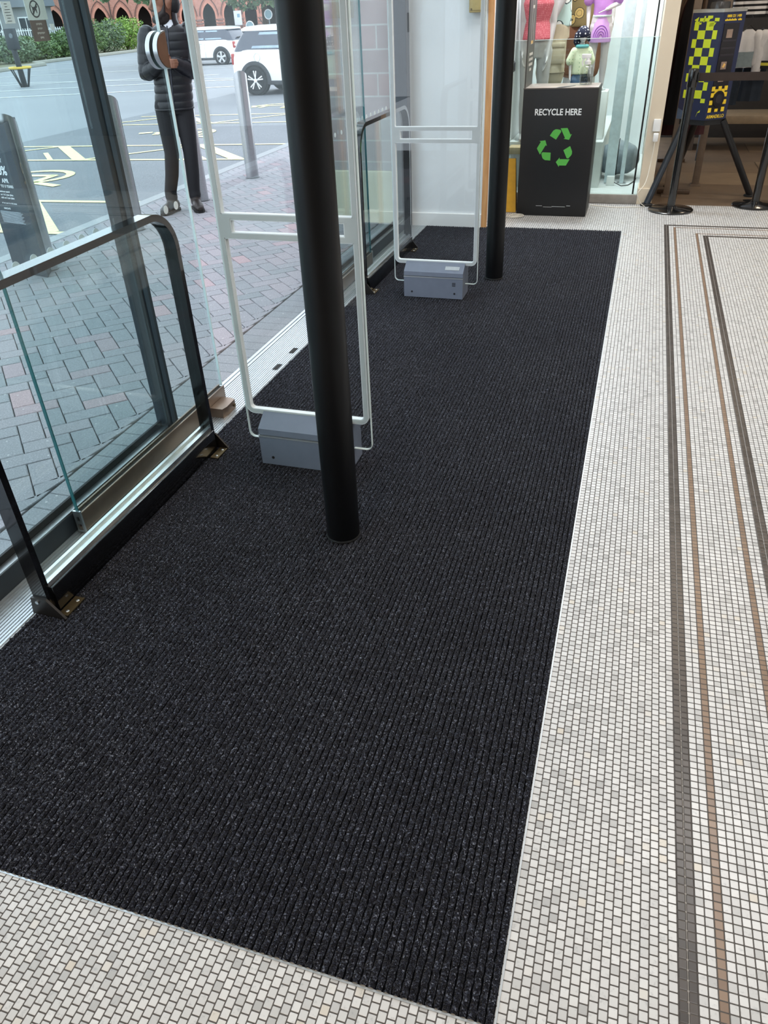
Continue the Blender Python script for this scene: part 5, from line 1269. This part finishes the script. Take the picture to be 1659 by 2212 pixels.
# ------------------------------------------------------------------ clothes inside the shop
def rail_stand(x0, x1, y, label):
    r = thing('clothes_rail', label, 'clothes rail', ((x0+x1)/2, y, 0))
    b = MB(); b.tube([(x0, y, .003), (x0, y, 1.55), (x0+.05, y, 1.60), (x1-.05, y, 1.60), (x1, y, 1.55), (x1, y, .003)], .016, 12); b.build('frame', mat('rail_chrome', '#8d8378', .35, .7), r)
    for x in (x0, x1):
        b = MB(); b.box(x-.02, x+.02, y-.22, y+.22, .002, .03, .004); b.build('foot', mat('rail_chrome', '#8d8378', .35, .7), r)
    return r
def garment(label, x, y, ztop, length, w, m, rz_=0, sleeves=.0, group=None, cat='garment', flare=1.0, band=None, hook=True):
    """a hanging garment: shoulders, drape with folds, optional long sleeves"""
    r = thing('hanging_garment', label, cat, (x, y, ztop-length), rz_, group)
    b = MB(); rows = 12; cols = 36; R = []
    for i in range(rows+1):
        t = i/rows; z = length*(1-t); a = w*(.30+.70*min(1, t*5)**.6)*(1+(flare-1)*t) if t < .2 else w*(1+(flare-1)*t); d = .022+.018*min(1, t*3)
        R.append([b.v((a+.006*math.sin(9*q+3*t)*t)*math.cos(q), (d+.012*t*math.sin(7*q))*math.sin(q), z) for q in [2*PI*j/cols for j in range(cols)]])
    b.skin(R); g = b.build('cloth', m, r, rel=False)
    if sleeves:
        for s in (1, -1):
            b = MB(); b.limb([(s*w*.92, 0, length-.06), (s*w*1.22, -.02, length-.06-sleeves*.5), (s*w*1.25, -.03, length-.06-sleeves)], [.055, .05, .042], 14); b.build('sleeve', m, r, rel=False)
    if band:
        b = MB(); RR = []
        for z in band[1:]: RR.append([b.v((w*1.035*(1+(flare-1)*(1-z)))*math.cos(q), .054*math.sin(q), length*z) for q in [2*PI*j/32 for j in range(32)]])
        b.skin(RR); b.build('colour_panel', band[0], r, rel=False)
    b = MB(); b.tube([(-w*.8, 0, length-.03), (0, 0, length+.035), (w*.8, 0, length-.03)], .007, 8); b.tube([(0, 0, length+.03), (0, 0, length+.07), (.015, 0, length+.095), (.0, 0, length+.115), (-.015, 0, length+.10)], .003, 6); b.build('hanger', mat('black_hanger', '#17171a', .4), r, rel=False)
    return r

def shop_fill():
    darkc = mat('black_knit', '#16151a', .9, var=.2); plum = mat('dark_plum_knit', '#3c1c22', .9, var=.2); taupe = mat('taupe_linen', '#7d6a5c', .9, var=.15, scale=10)
    r = thing('clothes_rail', 'clothes rail running along the partition behind the camera tower', 'clothes rail', (.36, 8.3, 0))
    cm = mat('rail_bronze', '#5a4a3e', .4, .6); b = MB(); b.tube([(.36, 7.62, .003), (.36, 7.62, 1.62), (.36, 7.67, 1.66), (.36, 9.2, 1.66), (.36, 9.25, 1.62), (.36, 9.25, .003)], .018, 12); b.build('frame', cm, r)
    for y in (7.62, 9.25): 
        b = MB(); b.box(.22, .50, y-.02, y+.02, .003, .035, .004); b.build('foot', cm, r)
    gl = [('black knit hung first on the partition rail, next to the cream partition', 7.74, darkc, 1.05, .15), ('dark plum knit hung behind the first black knit on the partition rail', 7.88, plum, 1.15, .16), ('long taupe linen dress hung in the middle of the partition rail', 8.02, taupe, 1.12, .17),
          ('black knit hung behind the taupe dress on the partition rail', 8.2, darkc, 1.0, .16), ('taupe linen top hung far along the partition rail', 8.42, taupe, .9, .17), ('dark plum knit at the far end of the partition rail', 8.7, plum, 1.1, .17)]
    for lab, y, m, ln, w in gl: garment(lab, .36, y, 1.60, ln, w, m, .12, .0, 'clothes on the partition rail', flare=1.15)
    post_m = mat('taupe_metal_post', '#74665a', .45, .2)
    for x, y, lab in ((.30, 7.50, 'taupe shop upright at the partition, behind the camera tower'), (.56, 8.0, 'taupe shop upright further inside, between the rail and the wall clothes')):
        r = thing('shop_upright', lab, 'post', (x, y, 0)); b = MB(); b.box(x-.03, x+.03, y-.03, y+.03, .003, 3.29, .003); b.build('shaft', post_m, r); b = MB(); b.box(x-.045, x+.045, y-.045, y+.045, .003, .02); b.build('foot', post_m, r)
    # clothes displayed against the dark wall
    W_ = mat('white_jersey', '#c9cace', .9, var=.05); denim = mat('grey_blue_knit', '#7b8a90', .9, var=.1, scale=30); cream_c = mat('cream_jersey', '#cdbf9f', .9)
    jean = mat('dark_jeans', '#1d2836', .9, var=.15)
    y = 9.35
    r = thing('wall_rail', 'dark wall rail holding the clothes at the end of the shop', 'clothes rail', (1.0, y, 0)); b = MB()
    b.tube([(.62, y, .003), (.62, y, 1.78), (1.9, y, 1.78), (1.9, y, .003)], .014, 10); b.build('frame', mat('rail_black', '#1a1918', .5), r)
    b = MB(); b.tube([(.62, y, 1.29), (1.9, y, 1.29)], .010, 8); b.build('lower_bar', mat('rail_black', '#1a1918', .5), r)
    garment('black and white striped top hung above the long-sleeved colour block top', .89, y-.02, 1.69, .40, .13, m_stripes('black_white_stripes', '#e6e6e8', '#15161c', .042, 2, .45), .2, .30, 'tops on the wall rail', 'top')
    garment('white long-sleeved top with grey-blue panel hung below the striped top', .88, y-.12, 1.19, .32, .105, W_, .3, .30, 'tops on the wall rail', 'top', band=(denim, .02, .42))
    garment('white top with striped hem hung at the edge beside the colour block top', 1.13, y-.12, 1.19, .33, .115, W_, -.3, .22, 'tops on the wall rail', 'top', band=(m_stripes('lime_black_stripes', '#cfc94a', '#1a1a1e', .05), .0, .2))
    garment('dark blue jeans hung under the colour block top', .80, y+.02, 1.08, .55, .10, jean, 0, 0, 'trousers on the wall rail', 'trousers')
    garment('dark blue jeans hung behind, beside the first pair', 1.02, y+.06, 1.08, .52, .11, jean, .1, 0, 'trousers on the wall rail', 'trousers')
    r = thing('display_bench', 'low taupe display bench at the end of the shop floor', 'bench', (1.25, 10.2, 0)); b = MB(); b.box(.45, 2.2, 9.95, 10.55, .28, .36, .005); b.build('top', mat('bench_top', '#8a7860', .45), r)
    for x in (.55, 2.1): 
        b = MB(); b.box(x-.05, x+.05, 10.0, 10.5, .003, .28); b.build('leg', mat('bench_leg', '#4b4038', .6), r)
shop_fill()
